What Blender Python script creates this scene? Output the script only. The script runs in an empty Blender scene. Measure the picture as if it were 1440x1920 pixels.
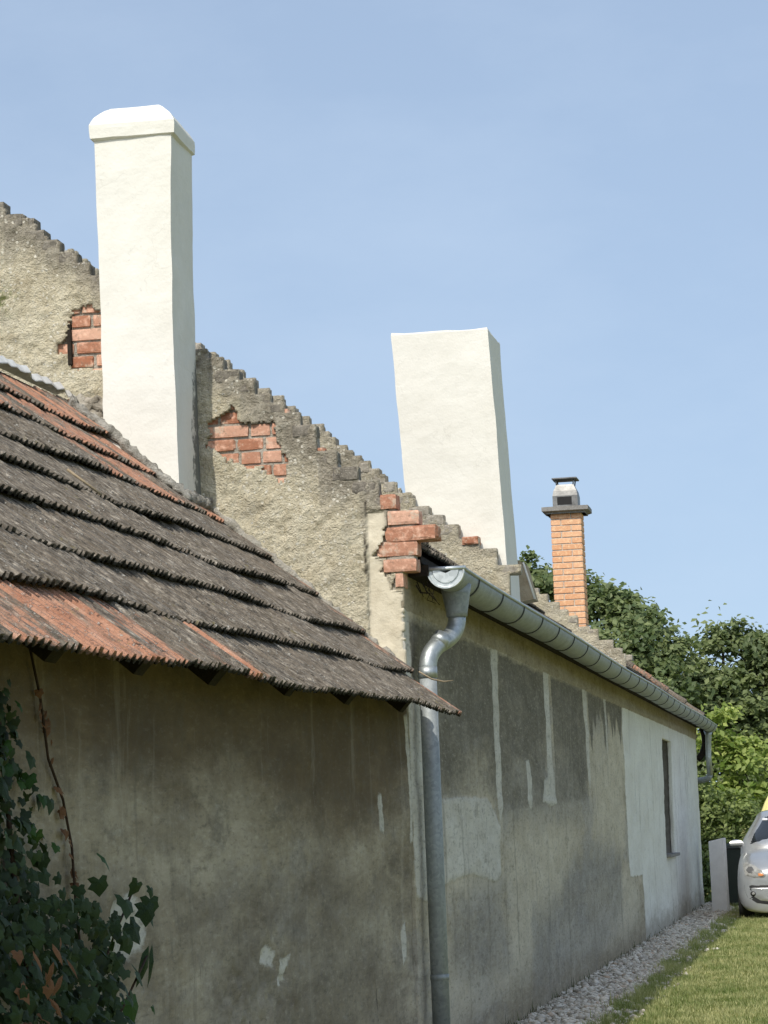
import bpy, bmesh, math, random
import numpy as np
from mathutils import Vector, Matrix
from mathutils.bvhtree import BVHTree

random.seed(7); RNG = np.random.default_rng(7)
scene = bpy.context.scene
COL = scene.collection

# ------------------------------------------------------------------ camera
# X: across the gable (to the right), Y: along the long wall (away), Z: up, metres
ROLL, PITCH, YAW = 0.038, math.radians(6.753), math.radians(9.672)
fw0 = Vector((-math.sin(YAW), math.cos(YAW), 0)); rt0 = Vector((math.cos(YAW), math.sin(YAW), 0)); up0 = Vector((0, 0, 1))
fw = fw0*math.cos(PITCH) + up0*math.sin(PITCH); up1 = up0*math.cos(PITCH) - fw0*math.sin(PITCH)
ix = rt0*math.cos(ROLL) - up1*math.sin(ROLL); iy = -rt0*math.sin(ROLL) - up1*math.cos(ROLL)
cam = bpy.data.cameras.new('camera'); camo = bpy.data.objects.new('camera', cam); COL.objects.link(camo)
camo.matrix_world = Matrix(((ix.x, -iy.x, -fw.x, 2.35), (ix.y, -iy.y, -fw.y, 0), (ix.z, -iy.z, -fw.z, 1.38), (0, 0, 0, 1)))
cam.sensor_fit = 'HORIZONTAL'; cam.sensor_width = 36; cam.lens = 125; cam.clip_start = .1; cam.clip_end = 3000
scene.camera = camo

# ------------------------------------------------------------------ sky, sun, exposure
SUN = Vector((.18, 1.0, -1.06)).normalized()          # direction the light travels
world = bpy.data.worlds.new('World'); scene.world = world; world.use_nodes = True
wn = world.node_tree; wn.nodes.clear()
sky = wn.nodes.new('ShaderNodeTexSky'); sky.sky_type = 'NISHITA'; sky.sun_disc = False
sky.sun_elevation = math.asin(-SUN.z); sky.sun_rotation = math.radians(190.2)
sky.altitude = 200; sky.air_density = 1.0; sky.dust_density = 2.5; sky.ozone_density = 1.5
bg = wn.nodes.new('ShaderNodeBackground'); bg.inputs['Strength'].default_value = .1
wo = wn.nodes.new('ShaderNodeOutputWorld')
# a thin high veil of haze whitens the clear sky; faint wisps vary it
tc = wn.nodes.new('ShaderNodeTexCoord'); sm_ = wn.nodes.new('ShaderNodeMapping'); sm_.inputs['Scale'].default_value = (1, 1, .7); sm_.inputs['Location'].default_value = (0, 0, .12)
mp = wn.nodes.new('ShaderNodeMapping'); mp.inputs['Scale'].default_value = (3.0, 3.0, 7)
nz = wn.nodes.new('ShaderNodeTexNoise'); nz.inputs['Scale'].default_value = 1.9; nz.inputs['Detail'].default_value = 7; nz.inputs['Roughness'].default_value = .6
rp = wn.nodes.new('ShaderNodeMapRange'); rp.inputs[1].default_value = .42; rp.inputs[2].default_value = .8; rp.inputs[3].default_value = .29; rp.inputs[4].default_value = .44
mx = wn.nodes.new('ShaderNodeMix'); mx.data_type = 'RGBA'; mx.inputs['B'].default_value = (5.0, 5.9, 7.0, 1)
wn.links.new(tc.outputs['Generated'], sm_.inputs[0]); wn.links.new(sm_.outputs[0], sky.inputs[0])
wn.links.new(tc.outputs['Generated'], mp.inputs[0]); wn.links.new(mp.outputs[0], nz.inputs['Vector'])
wn.links.new(nz.outputs[0], rp.inputs[0]); wn.links.new(rp.outputs[0], mx.inputs['Factor'])
wn.links.new(sky.outputs[0], mx.inputs['A']); wn.links.new(mx.outputs['Result'], bg.inputs['Color']); wn.links.new(bg.outputs[0], wo.inputs[0])
sl = bpy.data.lights.new('sun', 'SUN'); so = bpy.data.objects.new('sun', sl); COL.objects.link(so)
sl.energy = 2.2; sl.angle = math.radians(.53); sl.color = (1, .945, .85)
so.rotation_euler = SUN.to_track_quat('-Z', 'Y').to_euler(); so.location = (-6, -20, 20)
vs = scene.view_settings; vs.view_transform = 'Standard'; vs.look = 'None'; vs.exposure = .57; vs.gamma = 1
scene.cycles.max_bounces = 6; scene.cycles.use_denoising = True

# ------------------------------------------------------------------ small helpers
def hash3(i, j, k, s):
    h = (i*374761393 + j*668265263 + k*2147483647 + s*974634641) & 0xffffffff
    h = ((h ^ (h >> 13))*1274126177) & 0xffffffff
    return ((h ^ (h >> 16)) & 0xffff)/65535.0
def vnoise(p, scale, seed=0):
    p = np.asarray(p, float)*scale
    if p.shape[1] == 2: p = np.c_[p, np.zeros(len(p))]
    i = np.floor(p).astype(np.int64); f = p - i; f = f*f*(3 - 2*f); r = 0
    for a in (0, 1):
        for b in (0, 1):
            for c in (0, 1):
                w = (f[:, 0] if a else 1-f[:, 0])*(f[:, 1] if b else 1-f[:, 1])*(f[:, 2] if c else 1-f[:, 2])
                r = r + w*hash3(i[:, 0]+a, i[:, 1]+b, i[:, 2]+c, seed)
    return r*2 - 1
def fbm(p, scale, seed=0, octs=3):
    return sum(vnoise(p, scale*2**o, seed+o)*.5**o for o in range(octs))
def sdf(P, poly):
    """signed distance to a polygon in 2D, positive inside"""
    poly = np.asarray(poly, float); d = np.full(len(P), 1e9); ins = np.zeros(len(P), bool)
    for k in range(len(poly)):
        a, b = poly[k], poly[(k+1) % len(poly)]; ab = b - a; ap = P - a
        t = np.clip((ap@ab)/max(ab@ab, 1e-12), 0, 1); d = np.minimum(d, np.hypot(*(ap - t[:, None]*ab).T))
        c = (a[1] > P[:, 1]) != (b[1] > P[:, 1])
        with np.errstate(divide='ignore', invalid='ignore'):
            xx = a[0] + (P[:, 1]-a[1])*(b[0]-a[0])/(b[1]-a[1])
        ins ^= c & (P[:, 0] < xx)
    return np.where(ins, d, -d)
def sdfs(P, polys):
    r = np.full(len(P), -9.0)
    for q in polys: r = np.maximum(r, sdf(P, q))
    return r
def link(name, me, parent=None, mat=None, smooth=False, kind=None, color=None):
    o = bpy.data.objects.new(name, me); COL.objects.link(o)
    if parent is not None:
        o.parent = parent
        if parent.type == 'EMPTY': o.matrix_parent_inverse = parent.matrix_basis.inverted()
    if mat is not None and len(me.materials) == 0: me.materials.append(mat)
    if smooth: me.polygons.foreach_set('use_smooth', [True]*len(me.polygons))
    if kind: o['kind'] = kind
    if color is not None: o.color = color
    return o
def mesh(name, v, f):
    me = bpy.data.meshes.new(name); me.from_pydata([tuple(q) for q in v], [], [tuple(q) for q in f]); me.update(); return me
def bigmesh(name, v, faces):
    """numpy verts (n,3) and faces (m,k) of equal size"""
    me = bpy.data.meshes.new(name); m, k = faces.shape
    me.vertices.add(len(v)); me.vertices.foreach_set('co', np.ascontiguousarray(v, np.float32).ravel())
    me.loops.add(m*k); me.loops.foreach_set('vertex_index', np.ascontiguousarray(faces, np.int32).ravel())
    me.polygons.add(m); me.polygons.foreach_set('loop_start', np.arange(0, m*k, k, dtype=np.int32))
    try: me.polygons.foreach_set('loop_total', np.full(m, k, np.int32))
    except Exception: pass
    me.update(calc_edges=True); me.validate(); return me
def attr(me, name, vals, dom='POINT'):
    a = me.attributes.new(name, 'FLOAT', dom); a.data.foreach_set('value', np.ascontiguousarray(vals, np.float32))
def bm_mesh(name, bm):
    me = bpy.data.meshes.new(name); bm.to_mesh(me); bm.free(); me.update(); return me
def bm_box(bm, lo, hi, bevel=0, segs=1):
    r = bmesh.ops.create_cube(bm, size=1); vs_ = r['verts']
    for v in vs_: v.co = Vector([lo[i] + (v.co[i]+.5)*(hi[i]-lo[i]) for i in range(3)])
    if bevel:
        es = list({e for v in vs_ for e in v.link_edges})
        bmesh.ops.bevel(bm, geom=es, offset=bevel, segments=segs, affect='EDGES')
def box(name, lo, hi, parent=None, mat=None, bevel=0, **kw):
    bm = bmesh.new(); bm_box(bm, lo, hi, bevel); return link(name, bm_mesh(name, bm), parent, mat, **kw)
def tube_mesh(name, pts, rad, n=12, cap=True):
    pts = [Vector(p) for p in pts]; v = []; f = []
    rad = rad if hasattr(rad, '__len__') else [rad]*len(pts)
    t0 = (pts[1]-pts[0]).normalized(); a = t0.orthogonal().normalized()
    for i, p in enumerate(pts):
        t = (pts[min(i+1, len(pts)-1)] - pts[max(i-1, 0)]).normalized()
        a = (a - t*a.dot(t)).normalized(); b = t.cross(a)
        for k in range(n):
            q = 2*math.pi*k/n; v.append(p + (a*math.cos(q) + b*math.sin(q))*rad[i])
    for i in range(len(pts)-1):
        for k in range(n): f.append((i*n+k, i*n+(k+1) % n, (i+1)*n+(k+1) % n, (i+1)*n+k))
    if cap: f.append(tuple(range(n-1, -1, -1))); f.append(tuple((len(pts)-1)*n+k for k in range(n)))
    return mesh(name, v, f)
def tube(name, pts, rad, parent=None, mat=None, n=12, cap=True, smooth=True, **kw):
    return link(name, tube_mesh(name, pts, rad, n, cap), parent, mat, smooth=smooth, **kw)
def bez(p0, p1, p2, n=8):
    p0, p1, p2 = map(Vector, (p0, p1, p2)); return [p0*(1-t)**2 + p1*2*t*(1-t) + p2*t*t for t in [i/n for i in range(n+1)]]
def empty(name, loc, label, cat, group=None):
    o = bpy.data.objects.new(name, None); COL.objects.link(o); o.location = loc; o.empty_display_size = .1
    o['label'] = label; o['category'] = cat
    if group: o['group'] = group
    return o
def tag(o, label, cat=None, group=None):
    o['label'] = label
    if cat: o['category'] = cat
    if group: o['group'] = group
    return o

# ------------------------------------------------------------------ materials
class M:
    def __init__(s, name, rough=.9, metal=0, spec=.3):
        s.m = bpy.data.materials.new(name); s.m.use_nodes = True; s.nt = s.m.node_tree
        s.b = s.nt.nodes['Principled BSDF']; s.b.inputs['Roughness'].default_value = rough
        s.b.inputs['Metallic'].default_value = metal; s.b.inputs['Specular IOR Level'].default_value = spec
        s._c = None
    def put(s, sock, val):
        if isinstance(val, bpy.types.NodeSocket): s.nt.links.new(val, sock)
        elif isinstance(val, (tuple, list)) and len(val) == 3 and sock.type == 'RGBA': sock.default_value = (*val, 1)
        else: sock.default_value = val
    def n(s, t, out=0, props=None, **ins):
        nd = s.nt.nodes.new('ShaderNode'+t)
        for k, v in (props or {}).items(): setattr(nd, k, v)
        for k, v in ins.items():
            key = int(k[1:]) if k[0] == 'i' and k[1:].isdigit() else k.replace('_', ' ')
            s.put(nd.inputs[key], v)
        return nd.outputs[out]
    def obj(s): return s.n('TexCoord', out=3)
    def pos(s): return s.n('NewGeometry', out=0)
    def map(s, v, scale=(1, 1, 1), loc=(0, 0, 0), rot=(0, 0, 0)): return s.n('Mapping', Vector=v, Scale=scale, Location=loc, Rotation=rot)
    def noise(s, v, scale, detail=4, rough=.55, dist=0): return s.n('TexNoise', Vector=v, Scale=scale, Detail=detail, Roughness=rough, Distortion=dist)
    def vor(s, v, scale, out=0, feature='F1', rand=1): return s.n('TexVoronoi', out=out, props=dict(feature=feature), Vector=v, Scale=scale, Randomness=rand)
    def ramp(s, f, *stops):
        nd = s.nt.nodes.new('ShaderNodeValToRGB'); cr = nd.color_ramp
        while len(cr.elements) < len(stops): cr.elements.new(.5)
        for e, (p, c) in zip(cr.elements, stops):
            e.position = p; e.color = (*c, 1) if hasattr(c, '__len__') else (c, c, c, 1)
        s.put(nd.inputs[0], f); return nd.outputs[0]
    def mix(s, f, a, b, mode='MIX'):
        nd = s.nt.nodes.new('ShaderNodeMix'); nd.data_type = 'RGBA'; nd.blend_type = mode
        s.put(nd.inputs[0], f); s.put(nd.inputs[6], a); s.put(nd.inputs[7], b); return nd.outputs[2]
    def ma(s, op, a, b=0.0, c=None):
        nd = s.nt.nodes.new('ShaderNodeMath'); nd.operation = op; s.put(nd.inputs[0], a); s.put(nd.inputs[1], b)
        if c is not None: s.put(nd.inputs[2], c)
        return nd.outputs[0]
    def sm(s, v, lo, hi):
        nd = s.nt.nodes.new('ShaderNodeMapRange'); nd.interpolation_type = 'SMOOTHSTEP'
        s.put(nd.inputs[0], v); nd.inputs[1].default_value = lo; nd.inputs[2].default_value = hi; return nd.outputs[0]
    def at(s, name): return s.n('Attribute', out=2, props=dict(attribute_name=name))
    def info(s, out): return s.n('ObjectInfo', out=out)         # 1 color, 5 random (by name below)
    def rand(s):
        nd = s.nt.nodes.new('ShaderNodeObjectInfo'); return nd.outputs['Random']
    def ocol(s):
        nd = s.nt.nodes.new('ShaderNodeObjectInfo'); return nd.outputs['Color']
    def sep(s, v, i): return s.n('SeparateXYZ', out=i, Vector=v)
    def col(s, c): s.put(s.b.inputs['Base Color'], c); return s
    def bump(s, h, strength=.5, dist=.01):
        s.put(s.b.inputs['Normal'], s.n('Bump', Strength=strength, Distance=dist, Height=h)); return s

def mat_white():                                        # limewash on the two white chimneys
    k = M('limewash', .92); p = k.pos()
    a = k.noise(p, 3.2, 5, .6); b = k.noise(p, 26, 4, .6)
    c = k.ramp(a, (.3, (.755, .735, .665)), (.7, (.81, .795, .73)))
    c = k.mix(k.sm(b, .62, .8), c, (.66, .645, .59))
    st = k.noise(k.map(p, (9, 9, .9)), 1.5, 5, .6)
    c = k.mix(k.ma('MULTIPLY', k.sm(st, .58, .8), .25), c, (.64, .62, .56))
    hair = k.vor(k.n('VectorMath', props=dict(operation='ADD'), i0=k.map(p, (1, 1, .6)), i1=k.n('VectorMath', props=dict(operation='SCALE'), i0=k.n('TexNoise', out=1, Vector=p, Scale=5.0, Detail=4.0), Scale=.35)), 2.6, 0, 'DISTANCE_TO_EDGE'); c = k.mix(k.ma('MULTIPLY', k.sm(hair, .010, .002), k.ma('MULTIPLY', k.sm(k.noise(p, 2.2, 3), .52, .64), .2)), c, (.45, .43, .38))
    c = k.mix(k.ma('MULTIPLY', k.sm(k.noise(p, 1.3, 6, .68), .52, .70), .28), c, (.62, .615, .575))
    d = k.at('dirt'); dn = k.ma('ADD', d, k.ma('MULTIPLY', k.ma('SUBTRACT', k.noise(p, 18, 5, .65), .5), 1.1))
    c = k.mix(k.sm(dn, .45, .75), c, (.17, .175, .16))
    k.col(c).bump(k.ma('ADD', k.noise(p, 8, 4, .55), k.ma('MULTIPLY', k.noise(p, 60, 3, .5), .2)), .5, .013); return k.m
def mat_gable():
    k = M('rough_cast', .95, spec=.15); p = k.pos()
    big = k.noise(p, 2.2, 5, .6); mid = k.noise(p, 9, 6, .68); gr = k.noise(p, 48, 5, .7)
    c = k.ramp(mid, (.30, (.50, .435, .30)), (.46, (.70, .63, .46)), (.70, (.80, .74, .57)))
    c = k.mix(k.ma('MULTIPLY', k.sm(gr, .54, .70), .75), c, (.84, .79, .64))
    c = k.mix(k.ma('MULTIPLY', k.sm(gr, .45, .32), .6), c, (.28, .245, .17))
    c = k.mix(k.ma('MULTIPLY', k.sm(k.noise(p, 4.2, 4, .6), .55, .70), .45), c, (.44, .405, .32))
    g = k.ma('ADD', k.at('grey'), k.ma('MULTIPLY', k.ma('SUBTRACT', big, .5), 1.3))
    gc = k.ramp(k.noise(p, 17, 6, .72), (.3, (.19, .168, .132)), (.5, (.36, .325, .262)), (.7, (.55, .51, .42)))
    c = k.mix(k.ma('MULTIPLY', k.sm(g, .22, .82), .9), c, gc)
    vc = k.vor(p, 48, 1); vd = k.vor(p, 48, 0)
    chip = k.ma('MULTIPLY', k.sm(k.sep(vc, 0), .80, .84), k.sm(vd, .5, .3)); c = k.mix(k.ma('MULTIPLY', chip, k.ma('MULTIPLY', k.sm(k.noise(p, 6, 3), .38, .55), .85)), c, (.88, .84, .72))
    pit = k.sm(k.noise(p, 27, 5, .72), .38, .28); c = k.mix(k.ma('MULTIPLY', pit, .7), c, (.11, .096, .07))
    sp2 = k.ma('MULTIPLY', k.sm(k.noise(p, 58, 3, .6), .62, .68), k.sm(k.noise(p, 5, 3), .46, .6))
    c = k.mix(sp2, c, (.66, .64, .58))
    s = k.at('smooth'); c = k.mix(k.ma('MULTIPLY', s, .85), c, k.ramp(k.noise(p, 9, 6, .65), (.3, (.56, .50, .375)), (.7, (.72, .66, .52))))
    c = k.mix(k.at('crack'), c, (.06, .052, .04))
    moss = k.ma('MULTIPLY', k.at('moss'), k.sm(k.noise(p, 30, 4), .45, .6)); c = k.mix(moss, c, (.13, .16, .035))
    k.col(c)
    h = k.ma('ADD', k.ma('MULTIPLY', k.noise(p, 34, 5, .7), 1.0), k.ma('MULTIPLY', k.noise(p, 110, 3, .6), .35))
    k.bump(k.ma('MULTIPLY', h, k.ma('SUBTRACT', 1.15, s)), 1.0, .035); return k.m
def mat_wall():
    k = M('old_plaster', .93, spec=.2); p = k.pos()
    pb = k.map(p, (1, .27, 1)); pb2 = k.map(p, (1, .27, 1), (4.1, 7.7, 1.3)); st = k.map(p, (1, .5, .16)); fine = k.noise(p, 38, 4, .65)
    c = k.ramp(k.noise(pb, 1.7, 6, .64), (.33, (.31, .262, .18)), (.5, (.50, .435, .32)), (.66, (.66, .585, .45)))
    c = k.mix(k.ma('MULTIPLY', k.sm(k.noise(pb2, 2.1, 6, .66), .50, .60), .75), c, k.ramp(k.noise(pb, 9, 5, .65), (.3, (.32, .29, .245)), (.7, (.50, .465, .405))))
    c = k.mix(k.ma('MULTIPLY', k.sm(k.noise(pb2, 6, 6, .7), .54, .68), .6), c, (.19, .175, .14))
    c = k.mix(k.ma('MULTIPLY', k.sm(k.noise(pb, 13, 6, .7), .56, .70), .5), c, (.54, .52, .46))
    c = k.mix(k.ma('MULTIPLY', k.sm(k.noise(st, 4, 5, .6), .52, .72), .35), c, (.21, .20, .17))
    jit = k.ma('MULTIPLY', k.ma('SUBTRACT', k.noise(pb, 9, 6, .72), .5), .10)
    jit2 = k.ma('MULTIPLY', k.ma('SUBTRACT', k.noise(pb, 24, 6, .75), .5), .085)
    jit3 = k.ma('MULTIPLY', k.ma('SUBTRACT', k.noise(pb2, 3.5, 6, .7), .5), .8)
    lt = k.sm(k.ma('ADD', k.at('light'), k.ma('MULTIPLY', jit3, .75)), -.12, .16)
    c = k.mix(k.ma('MULTIPLY', lt, .72), c, k.ramp(k.noise(pb, 6, 6, .7), (.3, (.52, .455, .335)), (.7, (.74, .675, .535))))
    # cement-grey stains with soft edges
    cool = k.sm(k.ma('ADD', k.at('cool'), jit3), -.2, .2)
    c = k.mix(k.ma('MULTIPLY', cool, .62), c, k.ramp(k.noise(pb, 7, 6, .68), (.3, (.22, .205, .182)), (.7, (.40, .378, .34))))
    # dark weathered coat
    dk = k.sm(k.ma('ADD', k.ma('ADD', k.at('dark'), jit), jit2), -.022, .040)
    dc = k.ramp(k.noise(pb, 7, 7, .74), (.3, (.105, .091, .064)), (.5, (.168, .149, .111)), (.72, (.28, .252, .193)))
    dc = k.mix(k.ma('MULTIPLY', k.sm(gr2 := k.noise(p, 60, 4, .7), .54, .66), .45), dc, (.33, .31, .26))
    fade = k.ma('ADD', k.ma('MULTIPLY', k.sep(p, 2), .55), k.ma('MULTIPLY', k.ma('SUBTRACT', k.noise(pb2, 2.6, 6, .68), .5), 1.5))
    c = k.mix(k.ma('MULTIPLY', dk, k.ma('ADD', .34, k.ma('MULTIPLY', k.sm(fade, .70, 1.20), .60))), c, dc)
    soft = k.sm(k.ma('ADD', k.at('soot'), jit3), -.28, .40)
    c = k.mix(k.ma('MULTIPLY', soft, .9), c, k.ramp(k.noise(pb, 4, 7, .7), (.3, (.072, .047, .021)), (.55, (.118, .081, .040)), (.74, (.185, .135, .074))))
    # paler limewash patches and runs
    pl = k.sm(k.ma('ADD', k.at('pale'), k.ma('ADD', k.ma('MULTIPLY', jit, .6), k.ma('MULTIPLY', jit2, .5))), -.008, .012)
    pc = k.ramp(k.noise(pb, 5, 7, .7), (.3, (.48, .445, .365)), (.5, (.63, .60, .52)), (.72, (.74, .715, .64)))
    c = k.mix(k.ma('MULTIPLY', pl, .9), c, pc)
    wh = k.sm(k.ma('ADD', k.at('white'), jit2), -.008, .01)
    wc = k.ramp(k.noise(pb, 2.6, 6, .62), (.3, (.74, .715, .64)), (.6, (.85, .835, .765)), (.8, (.88, .87, .81)))
    wc = k.mix(k.ma('MULTIPLY', k.sm(k.noise(k.map(p, (1, .5, .12)), 3.0, 6, .65), .55, .78), .35), wc, (.58, .54, .45))
    c = k.mix(k.ma('MULTIPLY', wh, .95), c, wc)
    band = k.sm(k.ma('ADD', k.at('band'), k.ma('MULTIPLY', jit2, .3)), -.003, .004)
    c = k.mix(band, c, k.ramp(k.noise(pb, 5, 7, .7), (.3, (.29, .24, .16)), (.7, (.46, .40, .295))))
    damp = k.sm(k.ma('ADD', k.at('damp'), k.ma('MULTIPLY', k.ma('SUBTRACT', k.noise(pb, 6, 7, .72), .5), 1.1)), .3, .9)
    c = k.mix(k.ma('MULTIPLY', damp, .62), c, (.24, .19, .115))
    c = k.mix(k.ma('MULTIPLY', k.sm(fine, .58, .72), .35), c, (.13, .12, .095))
    c = k.mix(k.ma('MULTIPLY', k.sm(gr2, .60, .70), k.ma('SUBTRACT', .22, k.ma('MULTIPLY', soft, .19))), c, (.62, .58, .48))
    gb = k.noise(k.map(p, (1, .22, 1)), 52, 5, .72); gb2 = k.noise(k.map(p, (1, .22, .6)), 21, 6, .72)
    c = k.mix(k.ma('MULTIPLY', k.sm(gb, .52, .68), k.ma('SUBTRACT', .42, k.ma('MULTIPLY', wh, .3))), c, (.10, .088, .062))
    c = k.mix(k.ma('MULTIPLY', k.sm(gb, .46, .32), k.ma('SUBTRACT', .32, k.ma('MULTIPLY', soft, .24))), c, (.68, .62, .50))
    c = k.mix(k.ma('MULTIPLY', k.sm(gb2, .54, .66), k.ma('SUBTRACT', .38, k.ma('MULTIPLY', wh, .28))), c, (.15, .134, .10))
    run = k.noise(k.map(p, (1, .8, .07)), 5.5, 6, .7); c = k.mix(k.ma('MULTIPLY', k.sm(run, .55, .68), .4), c, (.15, .13, .098)); c = k.mix(k.ma('MULTIPLY', k.sm(run, .44, .33), .15), c, (.62, .57, .47))
    ck = k.ma('MULTIPLY', k.sm(k.noise(k.map(p, (1, .8, .16)), 17, 5, .7), .66, .70), k.sm(k.at('damp'), .02, .25)); c = k.mix(k.ma('MULTIPLY', ck, .85), c, (.05, .044, .034))
    k.col(c)
    h = k.ma('ADD', k.ma('MULTIPLY', k.noise(p, 30, 5, .65), .6), k.ma('MULTIPLY', k.noise(p, 110, 3, .6), .3))
    h = k.ma('ADD', h, k.ma('MULTIPLY', k.ma('ADD', pl, wh), .5)); k.bump(h, .6, .012); return k.m
def mat_tile():
    k = M('clay_tile', .93, spec=.2); o = k.obj(); r = k.rand()
    off = k.n('CombineXYZ', X=k.ma('MULTIPLY', r, 91.0), Y=k.ma('MULTIPLY', r, 37.0), Z=0.0)
    q = k.n('VectorMath', props=dict(operation='ADD'), i0=o, i1=off)
    st = k.map(q, (1.0, .3, 1)); w = k.pos()
    orange = k.sep(k.ocol(), 0)
    clay = k.ramp(k.noise(q, 9, 6, .65), (.3, (.36, .17, .105)), (.55, (.49, .26, .17)), (.75, (.58, .37, .27)))
    old = k.ramp(k.noise(st, 60, 6, .75), (.30, (.042, .036, .029)), (.45, (.125, .108, .086)), (.57, (.245, .215, .175)), (.70, (.56, .51, .43)))
    old = k.mix(k.ma('MULTIPLY', k.sm(k.noise(w, 3.1, 5, .65), .46, .62), .55), old, k.ramp(k.noise(st, 42, 5, .7), (.35, (.075, .062, .045)), (.65, (.25, .205, .155))))
    th = k.ma('ADD', k.ma('MULTIPLY', k.noise(st, 22, 6, .72), 1.0), k.ma('MULTIPLY', k.noise(w, 2.4, 3, .6), .25))
    c = k.mix(k.sm(k.ma('ADD', k.ma('SUBTRACT', orange, .66), th), .44, .66), old, clay)
    lich = k.ma('MULTIPLY', k.sm(k.noise(w, 62, 4, .65), .56, .64), k.sm(k.noise(w, 4.5, 5, .65), .40, .60))
    c = k.mix(k.ma('MULTIPLY', lich, .75), c, (.50, .475, .425))
    blk = k.ma('MULTIPLY', k.sm(k.noise(w, 44, 4, .65), .56, .64), k.sm(k.noise(w, 3.3, 4), .42, .6)); c = k.mix(k.ma('MULTIPLY', blk, .7), c, (.04, .036, .03))
    ol = k.ma('MULTIPLY', k.sm(k.noise(w, 30, 3, .6), .60, .68), k.sm(k.noise(w, 1.7, 3), .52, .62)); c = k.mix(k.ma('MULTIPLY', ol, .5), c, (.19, .165, .07))
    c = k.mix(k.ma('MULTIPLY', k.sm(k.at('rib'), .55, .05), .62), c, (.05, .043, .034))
    bt = k.sm(k.ma('ADD', k.at('butt'), k.ma('MULTIPLY', k.ma('SUBTRACT', k.noise(w, 50, 3), .5), .9)), .35, .75)       # shade on the lower butt edge, painted in as ragged near-black
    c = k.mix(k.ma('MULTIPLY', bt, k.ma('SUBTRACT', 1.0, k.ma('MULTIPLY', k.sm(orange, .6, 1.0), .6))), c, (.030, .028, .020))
    k.col(c).bump(k.ma('ADD', k.noise(w, 85, 5, .7), k.ma('MULTIPLY', lich, .8)), .9, .008); return k.m
def mat_brick(name, dark, light, dirt=.35):
    k = M(name, .9, spec=.2); p = k.pos(); r = k.rand()
    c = k.ramp(r, (0, dark), (1, light))
    c = k.mix(k.ma('MULTIPLY', k.sm(k.noise(p, 24, 5, .65), .45, .7), .55), c, tuple(min(1, x*1.5+.05) for x in light))
    c = k.mix(k.ma('MULTIPLY', k.sm(k.noise(p, 36, 5, .7), .52, .68), dirt), c, (.16, .13, .10))
    c = k.mix(k.ma('MULTIPLY', k.sm(k.noise(p, 14, 5, .7), .54, .66), dirt*1.3), c, (.60, .53, .42))
    k.col(c).bump(k.noise(p, 55, 5, .65), .6, .008); return k.m
def mat_noisy(name, dark, light, scale=14, rough=.92, bump=.5, dist=.01, speck=None, metal=0, spec=.25):
    k = M(name, rough, metal, spec); p = k.pos(); a = k.noise(p, scale, 6, .65)
    c = k.ramp(a, (.3, dark), (.7, light))
    if speck: c = k.mix(k.sm(k.noise(p, scale*5, 3, .6), .62, .7), c, speck)
    k.col(c)
    if bump: k.bump(k.noise(p, scale*4, 5, .65), bump, dist)
    return k.m
def mat_zinc(name='zinc', base=.5):
    k = M(name, .42, .45 if base < .5 else .75, .4); p = k.pos(); lo = .5 if base < .5 else .32
    v = k.vor(p, 60, 1); n1 = k.noise(p, 7, 5, .6); st = k.noise(k.map(p, (1, 1, .1)), 14, 5, .6)
    c = k.ramp(k.ma('ADD', k.ma('MULTIPLY', k.sep(v, 0), .25), k.ma('MULTIPLY', n1, .75)), (.25, (base*.62, base*.68, base*.68)), (.75, (base*1.05, base*1.12, base*1.12)))
    c = k.mix(k.ma('MULTIPLY', k.sm(st, .55, .75), .3), c, (base*.45, base*.47, base*.43))
    k.col(c); k.put(k.b.inputs['Roughness'], k.ma('ADD', lo, k.ma('MULTIPLY', n1, .25))); k.bump(k.noise(p, 5, 3), .15, .02); return k.m
def mat_leaf(name, a, b, trans=.25, rough=.55, byobj=False):
    k = M(name, rough, spec=.12 if byobj else .3)
    f = k.rand() if byobj else k.at('v')
    c = k.ramp(f, (0, a), (1, b)); k.col(c)
    if byobj: k.col(k.mix(k.sm(k.noise(k.obj(), 30, 4, .6), .4, .7), c, tuple(x*1.35 for x in b)))
    tr = k.nt.nodes.new('ShaderNodeBsdfTranslucent'); k.put(tr.inputs[0], k.mix(.5, c, (b[0]*1.3, b[1]*1.5, b[2]*.6)))
    ms = k.nt.nodes.new('ShaderNodeMixShader'); ms.inputs[0].default_value = trans
    out = k.nt.nodes['Material Output']
    k.nt.links.new(k.b.outputs[0], ms.inputs[1]); k.nt.links.new(tr.outputs[0], ms.inputs[2]); k.nt.links.new(ms.outputs[0], out.inputs[0]); return k.m
def mat_plain(name, c, rough=.5, metal=0, spec=.5, coat=0, bump=None):
    k = M(name, rough, metal, spec); p = k.pos()
    k.col(k.ramp(k.noise(p, 6, 4), (.3, tuple(x*.92 for x in c)), (.7, tuple(min(1, x*1.06) for x in c))))
    if coat: k.b.inputs['Coat Weight'].default_value = coat; k.b.inputs['Coat Roughness'].default_value = .05
    if bump: k.bump(k.noise(p, bump, 4), .3, .005)
    return k.m
def mat_ground():
    k = M('lawn_soil', .95, spec=.1); p = k.pos()
    c = k.ramp(k.noise(p, 9, 6, .7), (.3, (.17, .18, .06)), (.55, (.25, .255, .085)), (.75, (.34, .31, .13)))
    k.col(c).bump(k.noise(p, 60, 4), .8, .02); return k.m

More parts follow.
